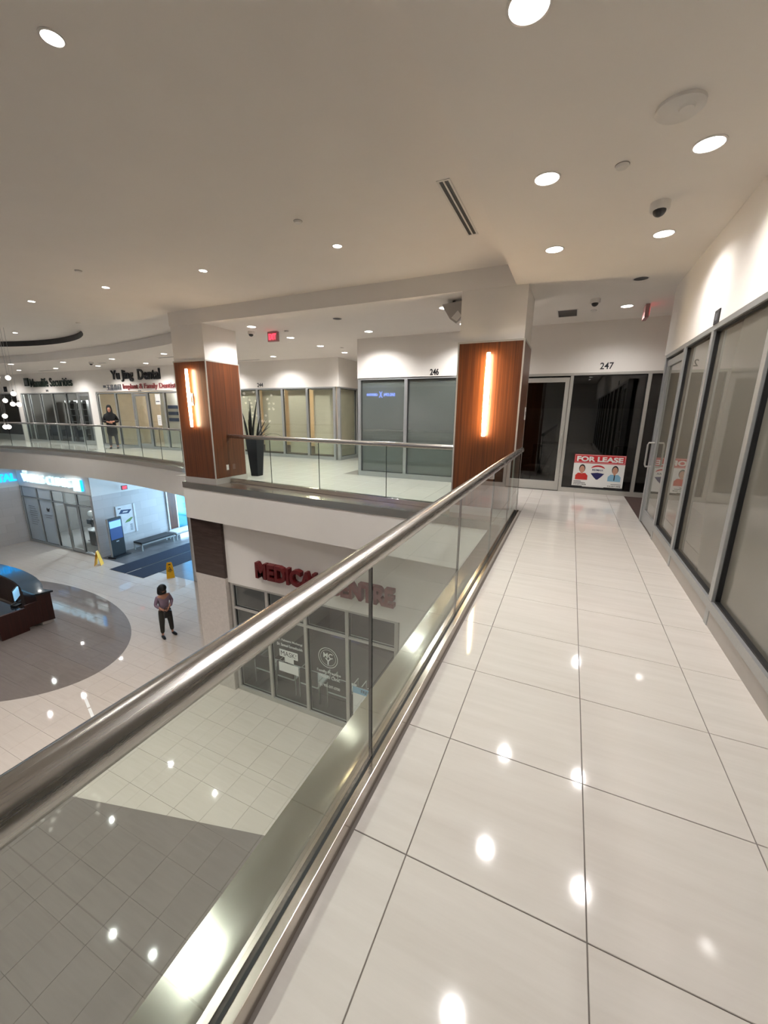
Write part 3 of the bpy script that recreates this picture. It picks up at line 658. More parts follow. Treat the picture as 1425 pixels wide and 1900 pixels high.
def exit_sign(x, y, z, rz, label):
    t = thing('exit_sign', label, 'exit sign', (x, y, z), rz)
    B().box(-.14, .14, -.03, .03, -.215, -.01).obj('housing', 'exit_box', t, bevel=.004); B().box(-.05, .05, -.02, .02, -.01, 0).obj('mount', 'white_plastic', t)
    B().box(-.12, .12, -.034, -.03, -.2, -.025).obj('face', 'exit_face', t); text('EXIT', .2, .12, .004, 'exit_red', t, T(-.1, -.034, -.175), bold=.02)
exit_sign(-6.25, 7.675, ZC, 0, 'glowing red EXIT sign hanging from corridor ceiling near far column')
exit_sign(.92, 8.22, ZC, PI/2, 'red EXIT sign seen edge-on near the right shop wall'); exit_sign(-19.55, 12.2, -1.95, PI/2, 'small red EXIT sign high on the lobby wall')
# wedge speaker behind the near column
t = thing('wall_speaker', 'grey wedge-shaped speaker hanging behind the near column top', 'speaker', (-1.9, 6.8, ZC))
bm = B(); pr = [(-.16, -.06), (.17, -.03), (.17, -.26), (.08, -.36), (-.03, -.28), (-.15, -.1)]
n = [(x, -.12, z) for x, z in pr]; m_ = [(x*.8, .14, z*.95) for x, z in pr]; bm.v = n+m_; k = len(pr); bm.f = [tuple(range(k)), tuple(reversed(range(k, 2*k)))]+[(i, i+k, (i+1) % k+k, (i+1) % k) for i in range(k)]
bm.obj('cabinet', 'plinth', t, bevel=.01); B().box(-.02, .02, -.02, .02, -.08, 0).obj('bracket', 'dark_grey', t); B().poly([(.09, -.125, -.33), (.165, -.125, -.25), (.10, -.125, -.17), (.0, -.125, -.27)]).obj('grille', 'white_plastic', t)

# ------------------------------------------------------------------ sconces on the columns
def sconce(x, y, label):
    t = thing('wall_sconce', label, 'wall light', (x, y, 1.26), 0, 'linear sconces on the wood columns')
    B().box(-.035, .035, -.02, 0, .45, .7).obj('back_plate', 'alu', t); B().box(-.015, .015, -.06, -.02, .5, .65).obj('arm', 'alu', t)
    b = B(); pts = []
    for i in range(13): zz = 1.19*i/12; pts.append((0, -.09+.0*math.sin(PI*i/12), zz))
    b.tube(pts, [.026+.008*math.sin(PI*i/12) for i in range(13)], 14).obj('diffuser', 'lamp_tube', t, smooth=True)
    B().tube([(0, -.09, -.012), (0, -.09, .004)], .026, 14).obj('end_cap', 'alu', t); B().tube([(0, -.09, 1.186), (0, -.09, 1.202)], .026, 14).obj('end_cap', 'alu', t)
sconce(-1.19, 6.32, 'long glowing vertical sconce on the near wood column'); sconce(-7.5, 6.42, 'long glowing vertical sconce on the far wood column')
# outlet and switches on columns
t = thing('wall_outlet', 'white electrical outlet low on the far wood column', 'outlet', (-7.03, 6.78, .35)); B().box(0, .008, -.035, .035, -.06, .06).obj('plate', 'white_plastic', t, bevel=.003); B().box(.008, .011, -.017, .017, .01, .04).obj('socket', 'paper', t); B().box(.008, .011, -.017, .017, -.04, -.01).obj('socket', 'paper', t)
t = thing('wall_outlet', 'pale electrical outlet low on the near wood column', 'outlet', (-.71, 7.0, .33)); B().box(0, .008, -.035, .035, -.06, .06).obj('plate', 'white_plastic', t, bevel=.003); B().box(.008, .011, -.017, .017, .01, .04).obj('socket', 'paper', t); B().box(.008, .011, -.017, .017, -.04, -.01).obj('socket', 'paper', t)
t = thing('switch_plate', 'tall white switch plate on the side of the near column', 'switch', (-.71, 7.15, 1.6)); B().box(0, .012, -.05, .05, -.1, .1).obj('plate', 'white_plastic', t, bevel=.003); B().box(.012, .018, -.02, .02, -.03, .03).obj('rocker', 'vent_grey', t)

# ------------------------------------------------------------------ planter with snake plant
t = thing('planter', 'tall tapered black planter with spiky leaves behind far column', 'planter', (-7.19, 7.9, 0), .1)
b = B(); a0, a1, hh = .105, .165, .98
for (h0, q0, h1, q1) in ((0, a0, hh, a1),):
    b.v = [(x*q0, y*q0, 0) for x, y in ((-1, -1), (1, -1), (1, 1), (-1, 1))]+[(x*q1, y*q1, hh) for x, y in ((-1, -1), (1, -1), (1, 1), (-1, 1))]+[(x*(q1-.02), y*(q1-.02), hh) for x, y in ((-1, -1), (1, -1), (1, 1), (-1, 1))]+[(x*(q1-.03), y*(q1-.03), hh-.08) for x, y in ((-1, -1), (1, -1), (1, 1), (-1, 1))]
    b.f = [(3, 2, 1, 0)]+[(k+i, k+(i+1) % 4, k+4+(i+1) % 4, k+4+i) for k in (0, 4, 8) for i in range(4)]
b.obj('pot', 'pot_black', t, bevel=.006); B().box(-.135, .135, -.135, .135, hh-.1, hh-.07).obj('soil', 'soil', t)
def leaf(base, az, lean, L, w, parent, curl=.5):
    b = B(); n = 9; d = Vector((math.cos(az), math.sin(az), 0)); s = Vector((-math.sin(az), math.cos(az), 0))
    for i in range(n+1):
        u = i/n; ang = lean+curl*u*u; p = Vector(base)+d*(L*u*math.sin(lean+curl*u*u*.5))+Vector((0, 0, L*u*math.cos(lean+curl*u*u*.5)))
        ww = w*(math.sin(PI*(.12+.88*u)**.8) if u < 1 else .02)*(1-.15*u)
        nn = d*math.cos(ang)-Vector((0, 0, math.sin(ang)))
        b.v += [tuple(p-s*ww/2), tuple(p+nn*(-.12*ww)), tuple(p+s*ww/2)]
    for i in range(n):
        for k in range(2): b.f.append((3*i+k, 3*i+k+1, 3*i+k+4, 3*i+k+3))
    o = b.obj('leaf', 'leaf', parent, smooth=True); m = o.modifiers.new('thickness', 'SOLIDIFY'); m.thickness = .004
for (bx_, by_, az, lean, L, w, cu) in ((-.09, 0, 0.05, .2, 1.12, .085, .06), (-.13, .05, 2.0, .05, 1.0, .06, .05), (-.1, -.05, 1.0, .03, .85, .1, .05), (-.03, -.04, .2, .12, .62, .09, .1), (.02, .03, .1, .5, .62, .085, .1), (.05, 0, 0, .75, .55, .07, .3), (.08, -.02, -.1, .95, .5, .04, .5), (.06, .06, .3, 1.0, .68, .05, 1.0), (-.12, -.1, 3.0, .15, .7, .08, .1), (.0, .08, 1.3, .2, .6, .08, .1), (-.02, -.1, -1.2, .25, .55, .08, .2), (.09, .02, .05, .62, .6, .06, .15), (-.06, 0, .1, .1, .5, .1, .05), (-.15, 0, .4, .02, 1.05, .05, .02)):
    leaf((bx_, by_, hh-.08), az, lean, L, w, t, cu)

# ------------------------------------------------------------------ unit 247: number, lease sign, chair
t = thing('unit_number', 'black 247 number on the wall above dark shop front', 'number'); text('247', .23, .125, .006, 'ink', t, T(.40, 9.2, 2.45), bold=.015)
t = thing('unit_number', 'black 246 number on the wall above frosted shop front', 'number'); text('246', .21, .14, .006, 'ink', t, T(-3.06, 9.2, 2.44), bold=.03)
t = thing('unit_number', 'small black 244 number on the wall above blinds', 'number'); text('244', .26, .14, .006, 'ink', t, T(-10.45, 11.8, 2.46), bold=.015)
t = thing('lease_sign', 'red and white FOR LEASE poster inside the dark 247 window', 'sign', (.155, 9.235, .145))
B().box(0, .93, 0, .006, 0, .655).obj('board', 'paper', t)
B().box(.0, .93, -.002, 0, .475, .655).obj('red_band', 'red_print', t)
bb = B(); bb.box(.012, .918, -.003, -.002, .640, .645); bb.box(.012, .918, -.003, -.002, .49, .495); bb.box(.012, .017, -.003, -.002, .495, .64); bb.box(.913, .918, -.003, -.002, .495, .64); bb.obj('border', 'paper', t)
text('FOR LEASE', .84, .105, .002, 'paper', t, T(.045, -.002, .512), bold=.045)
def flat(pts, y, mat, parent, name): return B().poly([(x, y, z) for x, z in pts][::-1]).obj(name, mat, parent)
def ell(cx, cz, rx, rz, a0=0, a1=2*PI, n=24): return [(cx+rx*math.cos(a0+(a1-a0)*i/n), cz+rz*math.sin(a0+(a1-a0)*i/n)) for i in range(n+ (0 if a1-a0 > 6.2 else 1))]
# balloon logo
flat(ell(.455, .36, .13, .085, .25, PI-.25)+[(.36, .37), (.455, .395), (.55, .37)][0:0], -.003, 'red_print', t, 'logo_shape')
flat([(.33, .275), (.455, .292), (.58, .275), (.52, .20), (.47, .15), (.44, .15), (.39, .20)], -.003, 'navy', t, 'logo_shape')
flat([(.345, .385), (.40, .405), (.455, .412), (.51, .405), (.565, .385), (.565, .30), (.345, .30)], -.0036, 'paper', t, 'logo_shape')
text('RE/MAX', .2, .04, .001, 'navy', t, T(.355, -.004, .325), bold=.02)
# printed portraits
for cx, m1, hair in ((.165, 'shirt_red', 'hair'), (.765, 'shirt_blue', 'face_tone')):
    flat([(cx-.115, .13), (cx+.115, .13), (cx+.115, .22), (cx+.07, .27), (cx-.07, .27), (cx-.115, .22)], -.0025, m1, t, 'portrait_shirt')
    flat(ell(cx, .365, .058, .085), -.0025, 'hair', t, 'portrait_hair'); flat(ell(cx, .35, .046, .072), -.003, 'face_tone', t, 'portrait_face'); flat([(cx-.02, .255), (cx+.02, .255), (cx+.02, .3), (cx-.02, .3)], -.0028, 'face_tone', t, 'portrait_neck')
flat([(.757, .15), (.775, .15), (.777, .26), (.757, .26)], -.0035, 'ink', t, 'portrait_tie')
text('415-671-9608', .24, .024, .001, 'ink', t, T(.03, -.002, .02), bold=.02); text('416-827-4408', .24, .024, .001, 'ink', t, T(.66, -.002, .02), bold=.02); B().box(.03, .17, -.002, -.001, .09, .1).obj('print_line', 'ink', t); B().box(.03, .25, -.002, -.001, .06, .07).obj('print_line', 'ink', t); B().box(.72, .9, -.002, -.001, .065, .075).obj('print_line', 'ink_grey', t)
B().box(.2, .6, -.004, 0, -.012, -.002).obj('ledge', 'paper', t); B().box(0.0, .93, 0, .02, -.03, -.02).obj('foot', 'dark_grey', t)
def armchair(loc, rz, label, mat='black_cloth', grp=None):
    t = thing('armchair', label, 'chair', loc, rz, grp)
    B().box(-.3, .3, -.28, .28, .3, .44).obj('seat', mat, t, bevel=.04); B().box(-.3, .3, .2, .32, .4, .92).obj('backrest', mat, t, bevel=.05)
    for s in (-1, 1):
        B().box(s*.35-.05, s*.35+.05, -.26, .3, .25, .6).obj('armrest', mat, t, bevel=.03)
        for y in (-.22, .24): B().tube([(s*.3, y, 0), (s*.3, y, .3)], .018, 8).obj('leg', 'dark_grey', t)
armchair((1.35, 10.2, 0), .5, 'black armchair behind the dark glass of unit 247'); armchair((-.55, 9.95, 0), -.3, 'low black chair behind the glass door of unit 247')
struct(B().box(-1.1, 2.6, 11.6, 11.66, 0, 1.75).obj('wall_partition', 'interior_grey'))
for x, y in ((.1, 10.4), (.5, 12.4)): pass
# unit plate on the right shop wall
t = thing('unit_plate', 'small dark unit plate above the walkway shop windows', 'plate', (1.13, 4.93, 2.48), -PI/2); B().box(-.07, .07, -.01, 0, -.06, .06).obj('plate', 'dark_grey', t); B().box(-.03, .03, -.011, -.01, -.03, .03).obj('print', 'ink_grey', t)
# mirrored salon sign on the far side (seen only as a reflection in unit 246)
t = thing('salon_sign', 'glowing blue salon lettering reflected in unit 246 glass', 'sign', (-11.3, -8.0, 2.75), PI)
letters('SALON', .85, .2, .03, 'sign_blue', t, T(0, 0, 0), .01); letters('CREATIVE', .85, .16, .03, 'sign_blue', t, T(1.35, 0, 0.02), .01); text('X', .26, .42, .03, 'sign_blue', t, T(.96, 0, -.1), .0)

# ------------------------------------------------------------------ lettered shops on the curved side
t = thing('shop_lettering', 'dark green shop lettering with square logo on the far wall', 'sign', (-25.2, 11.585, 2.74))
B().box(0, .38, -.04, 0, .0, .38).obj('logo', 'ink_green', t); B().box(.07, .31, -.045, -.04, .05, .27).obj('logo_field', 'ink_grey', t); text('Manulife Securities', 3.5, .4, .03, 'ink_green', t, T(.5, 0, -.06), bold=.012)
t = thing('shop_lettering', 'large black lettering of the dental shop on the far wall', 'sign', (-18.3, 11.585, 2.78))
letters('Yu Jing', 1.45, .48, .04, 'ink', t, T(0, 0, .0), .025); letters('Dental', 1.35, .42, .04, 'ink', t, T(1.75, 0, .06), .025)
t = thing('shop_lettering', 'red line of lettering below the large black dental lettering', 'sign', (-17.6, 11.585, 2.43))
text('Implant & Family Dentistry', 3.5, .26, .03, 'ink_red', t, T(0, 0, 0), .005)
t = thing('shop_lettering', 'grey Chinese characters on the wall beside red dentistry lettering', 'sign', (-18.85, 11.585, 2.44)); letters('玉晶齿科', 1.0, .25, .02, 'ink_grey', t, T(.12, 0, 0), .01, name='character'); B().box(-.1, .06, -.02, 0, .12, .22).obj('mark', 'ink_grey', t)
t = thing('unit_plate', 'black unit plate above the dark shop front', 'plate', (-27.2, 11.6, 2.62)); B().box(-.16, .16, -.015, 0, -.13, .13).obj('plate', 'ink', t); B().box(-.07, .09, -.018, -.015, -.01, .01).obj('print', 'ink_grey', t)
t = thing('unit_plate', 'tiny dark unit number below the dark green shop lettering', 'plate', (-23.4, 11.6, 2.5)); text('241', .2, .1, .01, 'ink', t, T(-.1, 0, -.05), .02)
t = thing('unit_plate', 'tiny grey unit number below red dentistry lettering', 'plate', (-16.6, 11.6, 2.37)); text('242', .2, .06, .01, 'ink_grey', t, T(-.1, 0, 0), .02)
# blinds of 244
for i, (a, c) in enumerate(((-12.55, -11.6), (-11.5, -10.55), (-10.45, -9.43), (-9.33, -8.37), (-8.27, -7.3))):
    t = thing('roller_blind', 'beige roller blind in unit 244 window, %s from the corner' % ['fifth', 'fourth', 'third', 'second', 'first'][i], 'blind', (a, 11.99, 0), 0, 'unit 244 blinds')
    B().box(.09 if i > 2 else .03, c-a-.08, 0, .006, .16, 2.36).obj('fabric', 'blind', t); B().tube([(.02, 0, 2.36), (c-a-.02, 0, 2.36)], .025, 10).obj('roller', 'white_plastic', t)
for i, (a, c) in enumerate(((12.0, 13.0), (13.2, 14.2))):
    t = thing('roller_blind', 'beige roller blind on the return side of unit 244, %s from the corner' % ORD[i], 'blind', (-7.24, a, 0), PI/2, 'unit 244 blinds')
    B().box(.06, c-a-.08, 0, .006, .16, 2.36).obj('fabric', 'blind', t); B().tube([(.02, 0, 2.36), (c-a-.02, 0, 2.36)], .025, 10).obj('roller', 'white_plastic', t)
# inside the securities shop: display shelves and chairs
def shelf_unit(x, y, label):
    t = thing('display_shelf', label, 'shelf', (x, y, 0), 0, 'display shelves in the shop')
    for s in (0, .86): B().box(s, s+.04, 0, .3, 0, 2.1).obj('upright', 'alu', t)
    for k in range(6): B().box(.04, .86, 0, .3, .3+.33*k, .325+.33*k).obj('shelf_board', 'glossy_white', t)
    B().box(.04, .86, .3, .31, 0, 2.1).obj('back_panel', 'dark_grey', t)
for i, x in enumerate((-25.6, -24.5, -23.4, -22.3)): shelf_unit(x, 13.4, 'tall display shelf inside the securities shop, %s from the dark unit' % ORD[i])
for i, x in enumerate((-24.6, -23.2)): armchair((x, 12.5, 0), PI+.2, 'dark visitor chair behind securities shop glass, %s from the dark unit' % ORD[i], 'mat_navy', 'securities shop chairs')
# inside the dental shop: counter, posters, chair
t = thing('reception_counter', 'dark reception counter inside the dental shop', 'counter', (-16.6, 13.4, 0)); B().box(0, 1.9, 0, .6, 0, 1.0).obj('body', 'wood_dark', t); B().box(-.04, 1.94, -.05, .65, 1.0, 1.05).obj('worktop', 'glossy_white', t)
for i, (x, z, w, h, m) in enumerate(((-18.1, 1.7, 1.1, .16, 'poster_print'), (-18.1, 1.4, 1.1, .16, 'poster_print'), (-18.1, 1.1, 1.1, .16, 'poster_print'))):
    t = thing('wall_poster', 'dark printed strip on the dental shop wall, %s from top' % ORD[i], 'poster', (x, 13.9, z)); B().box(0, w, 0, .01, 0, h).obj('print', m, t); B().box(0, w, .01, .03, 0, h).obj('panel', 'paper', t)
struct(B().box(-18.6, -16.9, 13.95, 14.0, 0, 2.6).obj('wall_screen', 'paint'))
for i, (x, z, w, h) in enumerate(((-15.9, 1.85, .4, .5), (-15.3, 1.5, .7, .5), (-16.3, 1.5, .45, .4))):
    t = thing('wall_picture', 'black framed picture in the dental shop, %s from the entry' % ORD[i], 'picture', (x, 14.2, z)); B().box(0, w, 0, .03, 0, h).obj('frame', 'ink', t); B().box(.05, w-.05, -.005, 0, .05, h-.05).obj('print', 'paper', t)
struct(B().box(-16.6, -14.3, 14.24, 14.3, 0, 2.6).obj('wall_screen_b', 'interior_warm'))
armchair((-14.9, 12.7, 0), PI-.3, 'black office chair behind the dental shop glass')
t = thing('notice_sheet', 'white notice taped to the dental shop glass', 'notice', (-15.75, 11.63, 1.0)); B().box(0, .22, 0, .004, 0, .42).obj('sheet', 'paper', t)
for k in range(5): B().box(.03, .19, -.002, 0, .06+.07*k, .075+.07*k).obj('print_line', 'ink_grey', bpy.data.objects[t.name])
t = thing('notice_sheet', 'white poster on the dental shop glass, near the top', 'notice', (-15.75, 11.63, 1.85)); B().box(0, .3, 0, .004, 0, .42).obj('sheet', 'paper', t); B().box(.03, .25, -.002, 0, .1, .14).obj('print_line', 'ink_grey', t)
# pendant globes under the oval recess
pend = [(-14.51, 6.3, 2.45), (-14.40, 6.3, 2.02), (-14.66, 6.35, 1.74), (-14.36, 6.36, 1.73), (-15.0, 6.25, 1.4), (-15.1, 6.25, 1.09), (-14.8, 6.2, 1.10)]
while len(pend) < 34:
    q = (random.uniform(-17.3, -15.3), random.uniform(4.8, 6.7), random.uniform(.9, 2.9))
    if all(math.hypot(q[0]-p[0], q[1]-p[1]) > .17 for p in pend): pend.append(q)
GL = B().sphere((0, 0, 0), .062, 14, 10).mesh('globe', 'globe_lit', True)
for i, (x, y, z) in enumerate(pend):
    vis = i < 7
    t = thing('pendant_globe', ('glowing glass globe pendant, %s from the top of the visible cluster' % ORD[i]) if vis else 'glowing globe pendant of the cluster beyond the picture edge', 'pendant light', (x, y, z), 0, 'pendant globe cluster' if vis else 'pendant globes beyond the picture edge')
    o = bpy.data.objects.new('globe', GL); COL.objects.link(o); o.parent = t
    B().tube([(0, 0, .07), (0, 0, ZA+.16-z)], .003, 5).obj('cable', 'alu', t); B().tube([(0, 0, .065), (0, 0, .11)], .018, 8).obj('cap', 'alu', t)
t = thing('recess_camera', 'black round fitting inside the oval ceiling recess', 'camera', (-13.9, 5.6, ZA+.15)); B().lathe([(.2, 0), (.2, -.06), (.12, -.1), (0, -.1)], 20).obj('housing', 'black', t, smooth=True); B().sphere((.03, 0, -.1), .07, 12, 8).obj('lens', 'dark_grey', t, smooth=True)

# ------------------------------------------------------------------ lower storey: medical centre
t = thing('shop_lettering', 'thick dark red channel letters above the lower medical shop glass', 'sign', (-6.03, 6.47, -2.02))
letters('MEDICAL', 1.72, .38, .12, 'red_sign', t, T(0, 0, 0), .04); letters('CENTRE', 1.45, .38, .12, 'red_sign', t, T(1.9, 0, 0), .04)
b = B().box(-6.0, -2.7, 6.47, 6.49, -2.0, -1.95); o = b.obj('sign_raceway', 'alu_warm', None); tag(o, 'thin mounting rail behind the red medical centre letters', 'rail')
e = thing('window_decal', 'round white tree logo decal with clinic text on medical glass', 'decal', (-4.63, 6.545, ZL))
for r0, r1 in ((.235, .25), (.19, .198)):
    b = B()
    for i in range(40):
        a, c = 2*PI*i/40, 2*PI*(i+1)/40; b.poly([(.33+r0*math.cos(a), 0, 1.64+r0*math.sin(a)), (.33+r1*math.cos(a), 0, 1.64+r1*math.sin(a)), (.33+r1*math.cos(c), 0, 1.64+r1*math.sin(c)), (.33+r0*math.cos(c), 0, 1.64+r0*math.sin(c))])
    b.obj('ring', 'paper', e)
text('MC', .24, .13, .002, 'paper', e, T(.21, 0, 1.63), .02); text('Y', .16, .16, .002, 'paper', e, T(.25, 0, 1.47), .02)
text('Family Practice', .62, .09, .002, 'paper', e, T(.03, 0, 1.22), .015); text('Walk-in Clinic', .56, .09, .002, 'paper', e, T(.06, 0, 1.11), .015); text('Tel: 905-597-0700', .56, .07, .002, 'paper', e, T(.06, 0, .88), .01)
e = thing('window_decal', 'white doctor names lettered on the medical glass above mask notice', 'decal', (-5.72, 6.545, ZL)); text('Dr. Fabeena Mohangi', .72, .07, .002, 'paper', e, T(.02, 0, 1.72), .01); text('Dr. Samuel Esmaeilzadeh', .72, .07, .002, 'paper', e, T(.02, 0, 1.6), .01)
e = thing('notice_sheet', 'white MASK! sign taped on the medical centre glass', 'notice', (-5.64, 6.54, ZL+1.32)); B().box(0, .52, 0, .003, 0, .19).obj('sheet', 'paper', e); text('MASK!', .44, .12, .001, 'ink', e, T(.04, 0, .035), .0); B().box(.15, .4, -.001, .002, -.12, .0).obj('flap', 'paper', e)
e = thing('notice_sheet', 'blank white sheet below the MASK! sign', 'notice', (-5.68, 6.54, ZL+.92)); B().box(0, .56, 0, .003, 0, .24).obj('sheet', 'paper', e); B().box(.005, .555, .003, .006, .005, .235).obj('backing', 'paper', e)
e = thing('window_poster', 'FREE C poster low on the medical centre glass', 'poster', (-3.68, 6.54, ZL+.42)); B().box(0, .78, 0, .004, 0, .72).obj('sheet', 'paper', e); B().box(0, .78, -.002, 0, .56, .72).obj('band', 'shirt_blue', e); text('FREE CLINIC', .55, .08, .001, 'ink', e, T(.2, -.002, .6), .01); flat(ell(.32, .28, .14, .14), -.002, 'ink_red', e, 'print_blot')
def waiting_chair(x, y, rz, label):
    t = thing('waiting_chair', label, 'chair', (x, y, ZL), rz, 'waiting room chairs'); 
    B().box(-.26, .26, -.25, .25, .4, .46).obj('seat', 'glossy_white', t, bevel=.015); B().box(-.25, .25, .22, .27, .46, .85).obj('backrest', 'dark_grey', t, bevel=.015)
    for s in (-1, 1): B().tube([(s*.29, -.24, 0), (s*.29, -.24, .64), (s*.29, .24, .64), (s*.29, .24, 0)], .014, 8).obj('arm_frame', 'alu_warm', t, smooth=True)
    B().tube([(-.29, 0, .38), (.29, 0, .38)], .012, 8).obj('crossbar', 'alu_warm', t)
for i, x in enumerate((-6.5, -5.8, -5.1, -4.3, -3.5)): waiting_chair(x, 7.15, PI, 'white-seated waiting chair behind medical centre glass, %s from the tiled pillar' % ORD[i])
t = thing('reception_counter', 'dark reception counter inside the medical centre', 'counter', (-6.2, 9.6, ZL)); B().box(0, 3.2, 0, .7, 0, 1.05).obj('body', 'interior_dark', t); B().box(-.05, 3.25, -.06, .74, 1.05, 1.1).obj('worktop', 'dark_grey', t)
for i, x in enumerate((-5.5, -4.6, -3.9)):
    t = thing('paper_tray', 'white papers on the medical counter, %s from the pillar' % ORD[i], 'papers', (x, 9.75, ZL+1.1)); B().box(0, .3, 0, .2, 0, .02).obj('stack', 'paper', t); B().box(.02, .28, .19, .2, .02, .3).obj('stand', 'paper', t)
# floor sign reflected strip: none

# ------------------------------------------------------------------ lower storey: clinic, lobby
t = thing('shop_lettering', 'glowing icy white clinic letters with square logo panel', 'sign', (-25.35, 10.78, -1.98))
letters('WELLS CLINIC', 4.25, .42, .1, 'sign_ice', t, T(0, 0, 0), -.005); B().box(4.42, 4.95, -.08, 0, -.12, .44).obj('logo_panel', 'sign_ice', t); B().box(4.98, 5.06, -.06, 0, -.1, .42).obj('logo_edge', 'sign_cyan', t); B().box(.12, .42, -.06, 0, .46, .56).obj('logo_tick', 'sign_ice', t)
t = thing('shop_lettering', 'glowing cyan letters cut off at the picture edge', 'sign', (-25.98, 8.75, -2.0), PI/2); letters('DENTAL', 1.65, .4, .08, 'sign_cyan', t, T(.32, 0, 0), .03)
for i, (x, y, rz) in enumerate(((-22.6, 11.9, 0), (-21.35, 12.5, 0))):
    t = thing('reception_counter', ['white-topped reception counter nearer the clinic door', 'white-topped curved counter deeper in the clinic'][i], 'counter', (x, y, ZL), rz)
    p = [(.0, .0), (.35, -.16), (.75, -.16), (1.1, .0), (1.1, .5), (0, .5)]; B().prism(p, 0, .78).obj('body', 'interior_dark', t); B().prism([(q[0]*1.08-.04, q[1]*1.2) for q in p], .78, .83).obj('worktop', 'glossy_white', t); B().prism([(.1, .4), (1.0, .4), (1.0, .46), (.1, .46)], .83, 1.15).obj('screen_panel', 'glossy_white', t)
    mo = B().box(.4, .75, .1, .13, .95, 1.17).obj('monitor', 'ink', t); B().box(.55, .6, .1, .16, .83, .96).obj('monitor_foot', 'ink', mo) 
t = thing('wall_screen_display', 'violet blue display panels on the clinic back wall', 'display', (-23.1, 14.4, -3.4)); B().box(0, .9, 0, .06, 0, .75).obj('screen', 'poster_blue', t); B().box(1.0, 1.9, 0, .06, 0, .75).obj('screen', 'poster_blue', t); B().box(-.05, 2.0, .06, .09, -.1, .8).obj('backing', 'ink', t)
t = thing('examination_stand', 'white instrument head on dark stand behind clinic glass', 'instrument', (-22.9, 12.3, ZL)); B().tube([(0, 0, 0), (0, 0, 1.1)], .05, 10).obj('stand', 'dark_grey', t); B().box(-.2, .2, -.15, .15, .95, 1.2).obj('table', 'ink', t, bevel=.02); B().sphere((0, 0, 1.5), .17, 14, 10, (1, .8, 1)).obj('head', 'glossy_white', t, smooth=True); B().tube([(0, 0, 1.2), (0, 0, 1.4)], .03, 8).obj('neck', 'alu', t); B().box(-.25, .25, -.2, .2, 0, .04).obj('foot', 'dark_grey', t)
for (x, z0, n, lab) in ((-25.6, 1.0, 9, 'dark service list lettered on the frosted clinic pane'), (-24.15, 1.5, 2, 'small dark logo and lines on the second frosted clinic pane')):
    e = thing('window_decal', lab, 'decal', (x, 10.84, ZL+z0)); 
    for k in range(n): B().box(random.uniform(0, .1), random.uniform(.55, .8), 0, .003, .12*k, .12*k+.035).obj('print_line', 'ink_grey', e)
    if n == 2: flat([(.3, .34), (.46, .34), (.56, .56), (.42, .48), (.3, .56), (.24, .44)], 0, 'ink', e, 'logo_shape')
# lobby kiosk
t = thing('digital_kiosk', 'tall black touch-screen kiosk with blue display by lobby wall', 'kiosk', (-19.35, 11.35, ZL), PI/2+.15)
B().box(-.36, .36, -.05, .06, .05, 1.92).obj('body', 'black', t, bevel=.02); B().box(-.31, .31, -.056, -.05, .88, 1.82).obj('screen', 'screen_blue', t); B().box(-.30, .30, -.058, -.056, 1.45, 1.78).obj('screen_banner', 'screen_pale', t); B().box(-.42, .42, -.28, .2, 0, .05).obj('base', 'ink', t); B().box(-.365, -.355, -.052, .062, .05, 1.92).obj('edge_trim', 'alu', t); B().box(.355, .365, -.052, .062, .05, 1.92).obj('edge_trim', 'alu', t); B().box(-.07, .07, -.055, -.05, .74, .79).obj('badge', 'alu', t)
t = thing('map_board', 'white directory map board on the lobby wall behind kiosk', 'board', (-19.785, 11.75, -4.42), PI/2)
B().box(0, .95, -.03, 0, 0, 1.45).obj('board', 'glossy_white', t, bevel=.005); B().box(.86, .95, -.06, -.03, 0, 1.45).obj('edge', 'glossy_white', t)
flat([(.12, 1.05), (.6, 1.0), (.78, 1.18), (.25, 1.24)], -.032, 'poster_print', t, 'map_shape'); flat([(.3, 1.09), (.52, 1.07), (.6, 1.13), (.36, 1.16)], -.034, 'glossy_white', t, 'map_gap'); flat([(.35, .55), (.62, .58), (.8, .76), (.7, .78), (.45, .66)], -.032, 'map_green', t, 'map_shape'); flat([(.1, 1.3), (.25, 1.29), (.25, 1.33), (.1, 1.34)], -.032, 'ink', t, 'print_line')
for k in range(5): B().box(.6, .72, -.033, -.03, .12+.07*k, .15+.07*k).obj('print_line', 'ink_grey', t)
def bench(loc, rz, label, seat, L):
    t = thing('bench', label, 'bench', loc, rz, 'lobby benches'); w = .62
    B().box(0, L, -w/2, w/2, .36, .46).obj('cushion', seat, t, bevel=.02); fr = B(); fr.box(0, L, -w/2, -w/2+.04, .3, .36); fr.box(0, L, w/2-.04, w/2, .3, .36); fr.box(0, .04, -w/2, w/2, .3, .36); fr.box(L-.04, L, -w/2, w/2, .3, .36); fr.obj('frame', 'alu_warm', t)
    for x in (0.01, L-.06):
        for y in (-w/2, w/2-.05): B().box(x, x+.05, y, y+.05, 0, .3).obj('leg', 'alu_warm', t)
bench((-19.25, 12.25, ZL), PI/2, 'black cushioned lobby bench with pale metal frame', 'cushion', 1.85); bench((-19.25, 14.25, ZL), PI/2, 'white lobby bench beyond the black cushioned one', 'glossy_white', 1.5)
t = thing('wood_pilaster', 'tall red-brown wood panel at the end of lobby wall', 'panel', (-19.785, 14.55, ZL), PI/2); B().box(0, .48, -.06, 0, .45, 3.2).obj('veneer', 'wood_panel', t); B().box(-.06, 0, -.07, 0, 0.45, 3.2).obj('edge', 'glossy_white', t); B().box(.48, .54, -.07, 0, .45, 3.2).obj('edge', 'glossy_white', t); B().box(-.06, .54, -.05, 0, 0, .45).obj('base', 'glossy_white', t)
e = thing('window_decal', 'dark lines of lettering down the daylit lobby window', 'decal', (-19.79, 15.2, ZL+1.0), PI/2)
